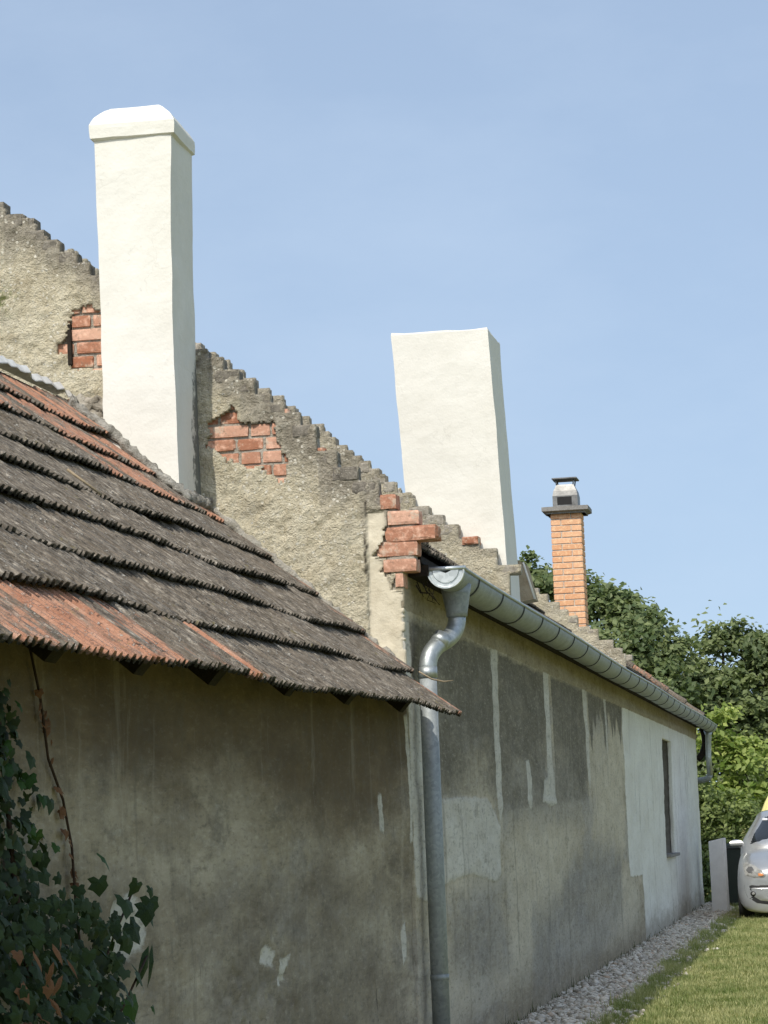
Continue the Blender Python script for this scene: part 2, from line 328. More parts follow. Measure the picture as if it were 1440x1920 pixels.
MW = mat_white(); MG = mat_gable(); MWALL = mat_wall(); MT = mat_tile()
MB_OLD = mat_brick('old_brick', (.36, .15, .085), (.66, .40, .29), .5)
MB_NEW = mat_brick('chimney_brick', (.70, .36, .19), (.80, .47, .28), .06)
MCOP = mat_noisy('weathered_brick', (.10, .09, .073), (.33, .30, .25), 30, speck=(.50, .47, .41), bump=.9)
MCOP2 = mat_noisy('lichen_brick', (.23, .205, .165), (.52, .48, .405), 30, speck=(.66, .62, .54), bump=.9)
MMORT = mat_noisy('lime_mortar', (.33, .30, .24), (.56, .53, .46), 22, bump=.9, dist=.02)
MMORT2 = mat_noisy('splashed_mortar', (.20, .18, .145), (.72, .69, .61), 26, bump=1, dist=.03)
MJOINT = mat_noisy('grey_joint', (.46, .43, .37), (.58, .55, .49), 40, bump=.5)
MZ = mat_zinc(); MZD = mat_zinc('weathered_zinc', .41); MZL = mat_zinc('bright_zinc', .74); MZP = mat_zinc('dull_zinc', .40)
MWOOD = mat_noisy('dark_timber', (.014, .011, .008), (.036, .028, .021), 20, bump=.6)
MWOODL = mat_noisy('pale_timber', (.28, .22, .14), (.44, .36, .25), 18, bump=.5)
MSTONE = mat_noisy('concrete', (.20, .19, .175), (.33, .32, .30), 30, bump=.6)
MSTEEL = mat_noisy('cowl_steel', (.14, .14, .135), (.30, .30, .29), 9, rough=.5, metal=.7, bump=.1)
MBLACK = mat_plain('black_void', (.012, .012, .012), .8)

# ================================================================== the ground
gx = np.concatenate([np.linspace(-700, -8, 10), np.linspace(-6, 8, 15), np.linspace(12, 700, 10)])
gy = np.concatenate([np.linspace(-300, -2, 6), np.linspace(0, 60, 31), np.linspace(70, 2500, 14)])
GX, GY = np.meshgrid(gx, gy); gv = np.c_[GX.ravel(), GY.ravel(), np.zeros(GX.size)]
nx = len(gx); gi = np.arange(GX.size).reshape(GX.shape)
gf = np.c_[gi[:-1, :-1].ravel(), gi[:-1, 1:].ravel(), gi[1:, 1:].ravel(), gi[1:, :-1].ravel()]
link('lawn', bigmesh('lawn', gv, gf), mat=mat_ground(), kind='structure')
ge = np.linspace(13, 44, 160)                            # gravel strip with an uneven edge
gedge = .60 + .07*fbm(np.c_[ge, ge*0], 1.4, 3) - .08*np.clip((ge-33)/8, 0, 1)
gvv = np.r_[np.c_[ge*0 - .02, ge, ge*0 + .006], np.c_[gedge, ge, ge*0 + .006]]
n_ = len(ge); gff = np.array([(i, i+n_, i+1+n_, i+1) for i in range(n_-1)])
link('gravel_strip', bigmesh('gravel_strip', gvv, gff), mat=mat_noisy('gravel_bed', (.22, .20, .165), (.36, .335, .285), 60), kind='structure')

# ================================================================== the long farmhouse
YG, Y2, Y3, YE = 14.25, 18.1, 27.5, 41.9
house = empty('farmhouse', (0, YG, 0), 'long low plastered farmhouse with stepped fire walls and three chimneys', 'house')

def brick_mesh(seed, bev=.06, jit=.02):
    if jit > .02:
        bm = bmesh.new(); bmesh.ops.create_cube(bm, size=1); bmesh.ops.subdivide_edges(bm, edges=bm.edges[:], cuts=4, use_grid_fill=True)
        P = np.array([v.co[:] for v in bm.verts]); q = np.sort(np.abs(P), 1); ed = np.clip((q[:, 1]-.30)/.2, 0, 1)
        sh = 1 - ed*(.05 + .07*vnoise(P+seed*3.1, 3.1, seed)) - .035*np.clip(vnoise(P+seed, 4.3, seed+5), 0, 1)
        for v, k_ in zip(bm.verts, sh): v.co *= float(k_)
        return bm_mesh('brick', bm)
    bm = bmesh.new(); bm_box(bm, (-.5, -.5, -.5), (.5, .5, .5), bev); rr = random.Random(seed)
    for v in bm.verts: v.co += Vector([rr.uniform(-jit, jit) for _ in range(3)])
    return bm_mesh('brick', bm)
BRICKS = {}
def place_brick(lo, hi, mat, parent, name='brick', rough=1):
    k = (mat.name, random.randrange(4), rough)
    if k not in BRICKS:
        BRICKS[k] = brick_mesh(k[1]+10*rough, .05 if rough == 0 else (.07 if rough == 1 else .14), .006 if rough == 0 else (.028 if rough == 1 else .05)); BRICKS[k].materials.append(mat)
    o = bpy.data.objects.new(name, BRICKS[k]); COL.objects.link(o); o.parent = parent
    lo, hi = Vector(lo), Vector(hi); o.location = (lo+hi)/2; o.scale = hi-lo
    if rough: o.rotation_euler = [random.uniform(-.02, .02) for _ in range(3)]
    return o

def sheet(name, us, vs_, keep, place, back, mat, parent, attrs=None, smooth=True):
    """a thin cast sheet on a grid: kept cells, displaced, with a rim turned back along its outline"""
    U, V = np.meshgrid(us, vs_); nu = len(us); P = np.c_[U.ravel(), V.ravel()]
    idx = np.arange(U.size).reshape(U.shape)
    Q = np.c_[idx[:-1, :-1].ravel(), idx[:-1, 1:].ravel(), idx[1:, 1:].ravel(), idx[1:, :-1].ravel()]
    C = P[Q].mean(1); Q = Q[keep(C)]
    co = place(P)
    E = np.r_[Q[:, [0, 1]], Q[:, [1, 2]], Q[:, [2, 3]], Q[:, [3, 0]]]
    key = np.sort(E, 1); key = key[:, 0]*U.size + key[:, 1]
    uq, inv, cnt = np.unique(key, return_inverse=True, return_counts=True)
    B = E[cnt[inv] == 1]
    bv = np.unique(B); remap = {int(a): i for i, a in enumerate(bv)}
    co2 = co[bv] + np.asarray(back); base = len(co)
    R = np.array([(b, a, base+remap[int(a)], base+remap[int(b)]) for a, b in B]) if len(B) else np.zeros((0, 4), int)
    used = np.unique(np.r_[Q.ravel(), R.ravel()]); allco = np.r_[co, co2]; allp = np.r_[P, P[bv]]
    rm = -np.ones(len(allco), int); rm[used] = np.arange(len(used))
    me = bigmesh(name, allco[used], rm[np.r_[Q, R]])
    for k, fn in (attrs or {}).items(): attr(me, k, fn(allp[used]))
    return link(name, me, parent, mat, smooth=smooth)

def full_steps(S):
    S = list(S)
    while S[0][0] > -3.0: S.insert(0, (S[0][0] - .088 - .012*random.random(), S[0][1] + .068 + .01*random.random()))
    out = [S[0]]
    for a in S[1:]:
        b = out[-1]; gap = a[0]-b[0]
        m = max(1, round(gap/.092)) if gap > .18 else 1
        for q in range(1, m): out.append((b[0]+gap*q/m + random.uniform(-.01, .01), b[1]+(a[1]-b[1])*q/m))
        out.append(a)
    return out
def ztop(S, x):
    X = np.array([a for a, b in S]); Z = np.array([b for a, b in S]); i = np.clip(np.searchsorted(X, x), 0, len(X)-1); return Z[i]

def gable(name, Y, S, label, cuts, keepx, zlow, cell, seed, extra, cop, capfront=True):
    S = full_steps(S); xs = np.arange(-3.08, S[-1][0]+.001, cell); zs = np.arange(zlow, S[0][1]+.02, cell)
    def keep(C):
        j = .014*fbm(C, 22, seed)+.01*fbm(C, 60, seed+5)
        m = (C[:, 1] < ztop(S, C[:, 0]) - .003 - .04*(vnoise(C, 6, seed+40) > .55)) & (C[:, 0] + j*.5 < keepx(C[:, 1]))
        for c in cuts: m &= sdf(C, c) + j < 0
        return m
    def place(P):
        sm = extra['smooth'](P) if 'smooth' in extra else np.zeros(len(P))
        d = .009*fbm(P, 9, seed+1) + (.0075*fbm(P, 30, seed+2, 2))*(1-.8*sm) + .012*fbm(P, 2, seed+3)
        return np.c_[P[:, 0], Y - np.clip(d, -.011, .03), P[:, 1]]
    at = dict(grey=lambda P: np.clip(1 - (ztop(S, P[:, 0]) - P[:, 1])/.5, -.3, 1)*(1 if name == 'gable_wall' else .6)); at.update(extra)
    g = sheet(name, xs, zs, keep, place, (0, .045, 0), MG, house, at); g['label'] = label
    # masonry behind the render
    poly = [(-3.1, zlow)] + [(-3.1, S[0][1]-.03)]
    for i, (x, z) in enumerate(S):
        if x > keepx(np.array([z-.05]))[0]: break
        poly += [((S[i-1][0] if i else -3.1), z-.03), (x-.012, z-.03)]
    xr = float(keepx(np.array([zlow+.01]))[0]) - .015; poly = [p for p in poly if p[0] <= xr+.2]; poly += [(min(xr, poly[-1][0]) if name != 'gable_wall' else -.03, poly[-1][1]), ((xr if name != 'gable_wall' else -.03), zlow)]
    n = len(poly); v = [(x, Y+.03, z) for x, z in poly] + [(x, Y+.138, z) for x, z in poly]
    f = [tuple(range(n)), tuple(range(2*n-1, n-1, -1))] + [(i, i+n, (i+1) % n+n, (i+1) % n) for i in range(n)]
    link('masonry', mesh('masonry', v, f), g, MMORT)
    # one weathered brick on every step
    for i, (x, z) in enumerate(S):
        if x > keepx(np.array([z-.05]))[0] + .05 and name == 'gable_wall': continue
        xl = (S[i-1][0] if i else -3.1) - random.uniform(.02, .05)
        place_brick((xl, Y + random.uniform(.0, .012), z-.066-random.uniform(0, .012)), (x-.004, Y+.145+random.uniform(-.01, .01), z-.004), cop, g, rough=1)
    return g, S

S1 = [(-2.195,4.998),(-2.090,4.919),(-2.021,4.892),(-1.960,4.816),(-1.881,4.755),(-1.780,4.674),(-1.704,4.607),(-1.042,4.068),(-0.955,4.014),(-0.863,3.942),(-0.784,3.876),(-0.696,3.796),(-0.619,3.740),(-0.534,3.675),(-0.441,3.606),(-0.327,3.454),(-0.214,3.359),(-0.104,3.272),(-0.007,3.184),(0.116,3.083),(0.215,2.993)]
S2 = [(-1.146,4.194),(-1.102,4.153),(-1.054,4.105),(-0.988,4.044),(-0.944,4.008),(-0.882,3.955),(-0.827,3.914),(-0.753,3.869),(-0.713,3.822),(-0.648,3.769),(-0.524,3.676),(-0.412,3.584),(-0.317,3.519),(-0.216,3.446),(-0.083,3.346),(0.040,3.269),(0.201,3.146)]
S3 = [(-.64,3.73),(-0.544,3.648),(-0.448,3.566),(-0.346,3.483),(-0.218,3.377),(-0.153,3.340),(0.001,3.228),(0.091,3.141),(0.203,3.064)]
R1 = [(-1.836,4.280),(-1.797,4.339),(-1.719,4.354),(-1.613,4.295),(-1.55,4.29),(-1.55,3.99),(-1.821,4.000),(-1.841,4.074),(-1.903,4.102),(-1.870,4.176),(-1.838,4.189)]
R2 = [(-1.057,3.580),(-1.034,3.638),(-0.956,3.708),(-0.895,3.710),(-0.867,3.643),(-0.680,3.637),(-0.675,3.502),(-0.588,3.417),(-0.631,3.295),(-0.712,3.306),(-0.725,3.366),(-0.860,3.395),(-0.905,3.406),(-0.994,3.465),(-1.059,3.511)]
RC = [(-0.098,3.196),(-0.066,3.106),(-0.070,3.018),(-0.085,2.940),(-0.132,2.860),(-0.094,2.835),(-0.097,2.765),(-0.009,2.754),(-0.051,2.672),(0.022,2.654),(0.285,2.640),(0.310,3.245),(-0.072,3.267)]
SMOOTH = [(-0.179,3.097),(-0.072,3.106),(-0.078,2.945),(-0.135,2.855),(-0.094,2.835),(-0.051,2.672),(.02,2.650),(.02,2.1),(-0.190,2.30)]
CRACK = [(-0.185,3.15),(-0.185,2.951),(-0.186,2.746),(-0.189,2.35)]
def seg_dist(P, pts):
    d = np.full(len(P), 9.)
    for a, b in zip(pts[:-1], pts[1:]):
        a, b = np.array(a), np.array(b); t = np.clip(((P-a)@(b-a))/((b-a)@(b-a)), 0, 1); d = np.minimum(d, np.hypot(*(P-a-t[:, None]*(b-a)).T))
    return d
ex1 = dict(smooth=lambda P: np.clip(sdf(P, SMOOTH)/.02+.5, 0, 1),
           crack=lambda P: np.clip(1.3 - seg_dist(P + np.c_[.012*fbm(P, 20, 9), P[:, 0]*0], CRACK)/.007, 0, 1)*(fbm(P, 9, 4) > -.25),
           moss=lambda P: np.clip(1-np.hypot(P[:, 0]+2.21, P[:, 1]-4.42)/.12, 0, 1))
g1, S1F = gable('gable_wall', YG, S1, 'stepped gable wall in rough beige render with bare brick patches', [R1, R2, RC],
                lambda z: np.full(len(z), .004), 1.75, .0125, 3, ex1, MCOP)
kx2 = lambda z: np.where(z > 3.085, .5, .125)
g2, S2F = gable('fire_wall', Y2, S2, 'stepped fire wall standing between the two white chimneys', [], kx2, 2.80, .02, 23, {}, MCOP2)
kx3 = lambda z: np.where(z > 3.0, .5, .13)
g3, S3F = gable('fire_wall', Y3, S3, 'lichen covered stepped fire wall in front of the orange brick chimney', [], kx3, 2.80, .03, 33, {}, MCOP2)
place_brick((-.20, Y2-.012, 3.295), (-.083, Y2+.14, 3.352), MB_OLD, g2)

# bare bricks where the render has fallen off
def brick_field(poly, x0, x1, z0, z1, off, parent):
    zz = z0; r = 0
    while zz < z1:
        x = x0 - random.uniform(0, .14)
        while x < x1:
            L = random.choice((.245, .245, .12, .16)); c = np.array([[x+L/2, zz+.033], [x+.03, zz+.033], [x+L-.03, zz+.033]])
            if (sdf(c, poly) > -.035).any():
                d = random.uniform(-.006, .006)
                place_brick((x+.006, YG+off+d, zz+.004), (x+L-.005, YG+.08, zz+.068), MB_OLD, parent)
            x += L
        zz += .0765; r += 1
brick_field(R1, -1.96, -1.5, 3.93, 4.36, .019, g1)
brick_field(R2, -1.12, -.52, 3.25, 3.72, .019, g1)
place_brick((-1.845, YG-.004, 4.02), (-1.822, YG+.05, 4.26), MWOOD, g1, name='timber_stub')
for (a, b) in [((-0.099,3.190),(-0.010,3.108)), ((-0.064,3.097),(0.113,3.019)), ((-0.079,3.010),(0.212,2.926)), ((-0.129,2.930),(0.100,2.848)), ((-0.095,2.832),(0.091,2.761)), ((-0.03,2.751),(0.014,2.677))]:
    place_brick((a[0], YG+.004+random.uniform(-.006, .006), b[1]), (b[0], YG+.15, a[1]), MB_OLD, g1)
for (x0_, x1_, z_) in [(-.06, -.02, 3.1), (-.05, .09, 3.012), (-.06, .06, 2.924), (-.08, .08, 2.84), (-.06, .0, 2.755)]:
    place_brick((x0_, YG+.016, z_-.014), (x1_, YG+.13, z_+.012), MMORT, g1, name='mortar_bed', rough=2)

# ------------------------------------------------------------------ long side wall
DARK = [[(15.0,2.53),(17.16,2.556),(17.90,2.559),(17.92,1.970),(17.95,1.495),(17.49,1.547),(14.9,1.532)],
 [(18.14,2.554),(21.0,2.552),(21.05,1.972),(20.7,1.76),(20.55,1.500),(18.64,1.466),(18.05,1.413),(18.09,1.900)],
 [(21.46,2.554),(24.05,2.559),(24.25,2.044),(24.3,1.562),(21.54,1.509)],
 [(24.5,2.561),(28.32,2.583),(28.2,2.30),(28.0,2.12),(27.85,2.25),(27.6,2.42),(27.3,2.2),(27.15,2.33),(26.95,2.15),(26.8,2.4),(26.6,2.44),(26.45,2.22),(26.2,2.05),(26.05,2.3),(25.8,2.42),(25.6,2.28),(25.4,2.4),(25.2,2.2),(25.0,2.32),(24.85,1.98),(24.66,2.1)],
 [(14.42,2.513),(15.10,2.527),(15.06,1.6),(14.95,1.55),(14.9,2.2),(14.46,2.0)]]
PALE = [[(17.84,2.57),(18.12,2.57),(18.08,1.972),(18.12,1.495),(17.92,1.377),(17.84,1.538),(17.81,1.965)],
 [(20.97,2.57),(21.34,2.57),(21.30,1.975),(21.50,1.517),(20.99,1.499),(20.46,1.535),(20.63,1.692),(20.94,1.737),(20.99,1.967)],
 [(24.05,2.57),(24.40,2.57),(24.50,2.146),(24.52,1.660),(24.36,1.658),(24.25,2.140)],
 [(26.16,2.583),(26.45,2.590),(26.43,2.094),(26.41,1.726),(26.31,2.091)],
 [(19.52,1.84),(19.73,1.839),(19.85,1.663),(19.76,1.466),(19.52,1.525)],
 [(15.0,1.523),(16.27,1.551),(17.36,1.546),(17.92,1.367),(17.87,1.041),(17.63,0.994),(16.41,1.075),(14.95,1.037)],
 [(14.2,2.637),(14.42,2.657),(14.44,2.1),(14.2,2.1)],
 [(14.3,2.2),(14.5,2.2),(14.9,1.869),(14.98,0.991),(14.82,0.965),(14.3,1.0)]]
WHITE = [[(28.38,2.60),(42.2,2.663),(42.2,-0.1),(30.90,-0.1),(30.01,0.0),(30.08,0.748),(28.41,0.771),(28.34,1.689)]]
COOL = [[(21.94,0.945),(24.33,1.177),(27.37,1.033),(27.39,0.494),(24.83,0.098),(22.42,0.098),(20.89,0.312)], [(15.48,0.912),(17.74,0.903),(18.29,0.453),(16.67,0.377),(15.50,0.605)],
 [(19.62,0.690),(21.85,0.732),(22.42,0.098),(19.39,0.090)], [(18.17,1.793),(24.25,2.043),(24.22,1.465),(18.18,1.394)]]
LIGHT = [[(18.0,1.38),(22.6,1.42),(23.2,1.16),(22.0,.85),(20.0,.62),(19.6,.35),(18.0,.2),(18.1,.85)], [(15.1,1.35),(17.9,1.34),(17.7,.96),(15.3,.9)], [(24.4,2.2),(28.2,2.2),(28.3,1.0),(24.5,1.15)],
 [(15.4,.6),(17.5,.42),(17.7,.2),(15.4,.2)], [(26.0,.75),(28.5,.8),(30,.5),(29,.2),(26.5,.15)], [(21.5,.5),(24.0,.4),(25.0,.2),(22,.05)]]
WIN = (34.15, 35.78, .89, 2.38)
ys = np.concatenate([np.arange(14.262, 24, .035), np.arange(24, 41.9, .06), [41.9]]); zs = np.arange(-.05, 2.80, .018)
def wplace(P):
    q = np.c_[P[:, 0]*.6, P[:, 1]]
    d = .010*fbm(q, .9, 41) + .004*fbm(P, 6, 42) + .0025*fbm(P, 25, 43, 2)
    d += .006*np.clip(sdfs(P, PALE)/.02, -0.0, 1)*(P[:, 1] < 1.56) + .010*np.clip((P[:, 1]-2.555)/.012, 0, 1)
    return np.c_[d, P]
wall_attr = dict(dark=lambda P: np.clip(sdfs(P, DARK), -.5, .5), pale=lambda P: np.clip(sdfs(P, PALE), -.5, .5), white=lambda P: np.clip(sdfs(P, WHITE), -.5, .5),
    light=lambda P: np.clip(sdfs(P*np.array([.3, 1]), [[(a*.3, b) for a, b in q] for q in LIGHT]), -.5, .5), cool=lambda P: np.clip(sdfs(P, COOL), -.5, .5), soot=lambda P: P[:, 0]*0-1, band=lambda P: np.clip(P[:, 1]-2.555, -.3, .3), damp=lambda P: np.clip(1-P[:, 1]/.55, 0, 1))
lw = sheet('side_wall', ys, zs, lambda C: ~((C[:, 0] > WIN[0]) & (C[:, 0] < WIN[1]) & (C[:, 1] > WIN[2]) & (C[:, 1] < WIN[3])), wplace, (-.045, 0, 0), MWALL, house, wall_attr)
lw['label'] = 'long shaded side wall with dark render panels, pale lime runs and a whitewashed end'
bm = bmesh.new()
for lo, hi in [((-.42, YG+.16, -.1), (-.034, WIN[0], 2.79)), ((-.42, WIN[1], -.1), (-.034, YE-.01, 2.79)), ((-.42, WIN[0]+.001, -.1), (-.034, WIN[1]-.001, WIN[2]-.02)), ((-.42, WIN[0]+.001, WIN[3]), (-.034, WIN[1]-.001, 2.79))]: bm_box(bm, lo, hi)
MREV = mat_noisy('reveal_plaster', (.20, .185, .16), (.30, .285, .25), 10)
link('masonry', bm_mesh('masonry', bm), lw, MREV)
win = box('window', (-.33, WIN[0]+.002, WIN[2]), (-.30, WIN[1]-.002, WIN[3]-.002), house, mat_plain('dark_glass', (.02, .022, .024), .08))
bm = bmesh.new(); a, b, c, d = WIN
for lo, hi in [((-.31, a+.004, c+.01), (-.24, a+.08, d-.005)), ((-.31, b-.08, c+.01), (-.24, b-.004, d-.005)), ((-.31, a+.08, d-.09), (-.24, b-.08, d-.006)), ((-.31, a+.08, c+.012), (-.24, b-.08, c+.09)), ((-.305, (a+b)/2-.04, c+.09), (-.245, (a+b)/2+.04, d-.09))]: bm_box(bm, lo, hi, .004)
link('frame', bm_mesh('frame', bm), win, MWOODL)
box('sill', (-.24, a+.01, c-.018), (.055, b+.05, c+.022), win, MSTONE, bevel=.006)
# rear and far walls of the house body
bm = bmesh.new(); bm_box(bm, (-6.3, YG+.2, -.1), (-5.95, YE-.02, 2.79)); bm_box(bm, (-5.94, YE-.35, -.1), (-.43, YE-.03, 2.79))
v = [(-5.95, YE-.05, 2.792), (-.02, YE-.05, 2.792), (-3.1, YE-.05, 5.15)]; q = [bm.verts.new(p) for p in v] + [bm.verts.new((p[0], YE-.3, p[2])) for p in v]
for f in [(0, 1, 2), (5, 4, 3), (0, 3, 4, 1), (1, 4, 5, 2), (2, 5, 3, 0)]: bm.faces.new([q[i] for i in f])
link('rear_wall', bm_mesh('rear_wall', bm), house, MREV)
bm = bmesh.new(); bm_box(bm, (-3.1, YG+.145, -.1), (-.43, YG+.4, 2.6)); bm_box(bm, (-6.28, YG, -.1), (-3.101, YG+.14, 2.79))
v = [(-6.28, YG, 2.792), (-3.101, YG, 2.792), (-3.101, YG, 5.6)]; q = [bm.verts.new(p) for p in v] + [bm.verts.new((p[0], YG+.14, p[2])) for p in v]
for f in [(0, 1, 2), (5, 4, 3), (0, 3, 4, 1), (1, 4, 5, 2), (2, 5, 3, 0)]: bm.faces.new([q[i] for i in f])
bm_box(bm, (-3.1, YG+.032, 0), (-.03, YG+.138, 1.749))
link('front_wall', bm_mesh('front_wall', bm), house, MREV)

# ------------------------------------------------------------------ clay tiles
def tile_geo(seed, w=.205, L=.40):
    rr = random.Random(seed); us = []; ws = []
    for r in range(3):
        b = r*w/3; hh = rr.uniform(.013, .018)
        for u, h in ((.004, 0), (.018, .001), (.028, hh), (.045, hh*1.05), (.055, .002)):
            us.append(b+u+rr.uniform(-.002, .002)); ws.append(h + rr.uniform(-.002, .002))
    us[0] = 0; us.append(w-.002); ws.append(.003); n = len(us); chip = [rr.choice((0, 0, 0, 0, .005)) for _ in us]
    v = [(u, rr.uniform(-.003, .003)+c, h) for u, h, c in zip(us, ws, chip)] + [(u, L, h) for u, h in zip(us, ws)]
    v += [(u, rr.uniform(-.002, .006)+c, -.013 + (.010 if h > .01 else 0)) for u, h, c in zip(us, ws, chip)]
    f = [(i, i+1, n+i+1, n+i) for i in range(n-1)] + [(2*n+i, 2*n+i+1, i+1, i) for i in range(n-1)]
    v += [(0, L, -.013), (w-.002, L, -.013)]; f += [(2*n, 0, n, 3*n), (n-1, 3*n-1, 3*n+1, 2*n-1)]
    return v, f
TGEO = [tile_geo(s) for s in range(7)]; TMESH = []
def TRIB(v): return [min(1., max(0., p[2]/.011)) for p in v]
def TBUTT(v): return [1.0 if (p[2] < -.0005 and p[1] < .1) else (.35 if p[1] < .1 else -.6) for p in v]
for v, f in TGEO:
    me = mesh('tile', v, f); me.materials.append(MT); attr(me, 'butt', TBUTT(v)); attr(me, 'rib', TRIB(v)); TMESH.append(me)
def tile_matrix(p, slope, lift, jit=1.0):
    """tile at p (its lower left corner), laid on a roof falling towards +X with the given slope"""
    c = 1/math.hypot(1, slope); s = slope*c; al = lift/.337 + random.gauss(0, .008)*jit
    t = Vector((-c, 0, s))*math.cos(al) - Vector((s, 0, c))*math.sin(al)
    d = Vector((random.gauss(0, .012)*jit, 1, random.gauss(.0, .008)*jit)).normalized()
    t = (t - d*t.dot(d)).normalized(); n = d.cross(t)
    return Matrix(((d.x, t.x, n.x, p[0]), (d.y, t.y, n.y, p[1]), (d.z, t.z, n.z, p[2]), (0, 0, 0, 1)))
def put_tile(parent, p, slope, lift, orange, name='tile'):
    o = bpy.data.objects.new(name, random.choice(TMESH)); COL.objects.link(o); o.parent = parent
    if parent.parent is None and parent.type == 'EMPTY': o.matrix_parent_inverse = parent.matrix_basis.inverted()
    o.matrix_basis = tile_matrix(p, slope, lift); o.color = (orange, random.random(), 0, 1); return o
def tile_field(name, parent, spots, slope, lift):
    V = []; F = []; B = []; RB = []; b = 0
    for p in spots:
        v, f = random.choice(TGEO); mtx = np.array(tile_matrix(p, slope, lift)); v = np.array(v)
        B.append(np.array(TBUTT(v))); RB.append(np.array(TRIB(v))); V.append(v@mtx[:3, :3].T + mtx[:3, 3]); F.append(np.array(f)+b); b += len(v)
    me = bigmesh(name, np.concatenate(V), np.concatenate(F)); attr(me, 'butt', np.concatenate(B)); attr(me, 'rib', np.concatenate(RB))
    return link(name, me, parent, MT, kind='stuff', color=(.25, .5, 0, 1))

# main roof: eave just inside the gutter, pitch .79
RS = .79; RX, RZ = .125, 2.865; g_ = .337; rc = 1/math.hypot(1, RS); rs = RS*rc
def main_pt(k, y, e=0): return (RX - k*g_*rc, y, RZ + k*g_*rs + .012*math.sin(y*.9+k) + e)
ridge_z = RZ + RS*(RX+3.1)
roof = link('main_roof', mesh('main_roof', [(RX-.03, YG+.14, RZ-.012), (RX-.03, YE+.1, RZ-.012), (-3.1, YE+.1, ridge_z-.03), (-3.1, YG+.14, ridge_z-.03), (-6.5, YE+.1, RZ-.1), (-6.5, YG+.14, RZ-.1),
        (RX-.03, YG+.14, RZ-.05), (RX-.03, YE+.1, RZ-.05), (-3.1, YE+.1, ridge_z-.09), (-3.1, YG+.14, ridge_z-.09), (-6.5, YE+.1, RZ-.14), (-6.5, YG+.14, RZ-.14)],
        [(0, 1, 2, 3), (3, 2, 4, 5), (9, 8, 7, 6), (11, 10, 8, 9), (0, 6, 7, 1), (5, 4, 10, 11), (1, 7, 8, 2), (2, 8, 10, 4), (0, 3, 9, 6), (3, 5, 11, 9)]), house, MWOOD)
roof['label'] = 'tiled main roof, dark and mossy, redder towards the far end'
field = []
rows = 12
def in_wall(y): return any(a-.2 < y < a+.15 for a in (Y2, Y3))
for k in range(rows):
    y = YG+.15
    while y < YE+.02:
        if not (in_wall(y) or (Y2+.15 < y < Y2+.95 and k < 3)):
            p = main_pt(k, y, .012)
            if (k < 2 and y < Y2) or y > YE-.25 or (k < 5 and y > 40.2): put_tile(roof, p, RS, .035, (.45 if y > 38 else .25) + random.uniform(-.2, .2))
            else: field.append(p)
        y += .206
tile_field('tile_rows', roof, field, RS, .035)
for k in range(rows):                                     # round verge tiles at the far end
    p = Vector(main_pt(k, YE+.06, .05)); t = Vector((-rc, 0, rs))
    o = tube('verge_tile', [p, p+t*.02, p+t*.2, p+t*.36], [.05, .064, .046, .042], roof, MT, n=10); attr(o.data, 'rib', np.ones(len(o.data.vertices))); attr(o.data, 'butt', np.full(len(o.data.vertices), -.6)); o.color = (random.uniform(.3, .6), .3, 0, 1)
box('eave_board', (.016, YG+.16, 2.745), (.13, YE+.05, 2.806), house, MWOOD)
# zinc flashing and a board behind the middle fire wall
z0 = lambda x: RZ + RS*(RX-x) + .03
fl = link('flashing', mesh('flashing', [(.14, Y2+.2, z0(.14)), (.14, Y2+1.9, z0(.14)), (-.06, Y2+1.25, z0(-.06)+.02), (-.1, Y2+.2, z0(-.1)+.05), (.14, Y2+.2, z0(.14)-.01), (.14, Y2+1.9, z0(.14)-.01), (-.06, Y2+1.25, z0(-.06)+.01), (-.1, Y2+.2, z0(-.1)+.04)],
     [(0, 1, 2, 3), (7, 6, 5, 4), (0, 4, 5, 1), (1, 5, 6, 2), (2, 6, 7, 3), (3, 7, 4, 0)]), roof, MZL)
bm = bmesh.new()
q = [bm.verts.new(p) for p in [(-.02, Y2+1.0, 2.95), (.17, Y2+1.0, 2.98), (.11, Y2+1.0, 3.24), (.06, Y2+1.0, 3.27), (.0, Y2+1.0, 3.27)]]; q2 = [bm.verts.new(v.co + Vector((0, .25, 0))) for v in q]
bm.faces.new(q); bm.faces.new(q2[::-1])
for i in range(5): bm.faces.new((q[i], q2[i], q2[(i+1) % 5], q[(i+1) % 5]))
link('chimney_plinth', bm_mesh('plinth', bm), house, mat_noisy('stained_render', (.30, .235, .15), (.46, .39, .28), 16))
tube('edge_strip', [(.10, Y2+1.0, 3.25), (.175, Y2+1.0, 2.98)], .008, roof, MW, n=6)

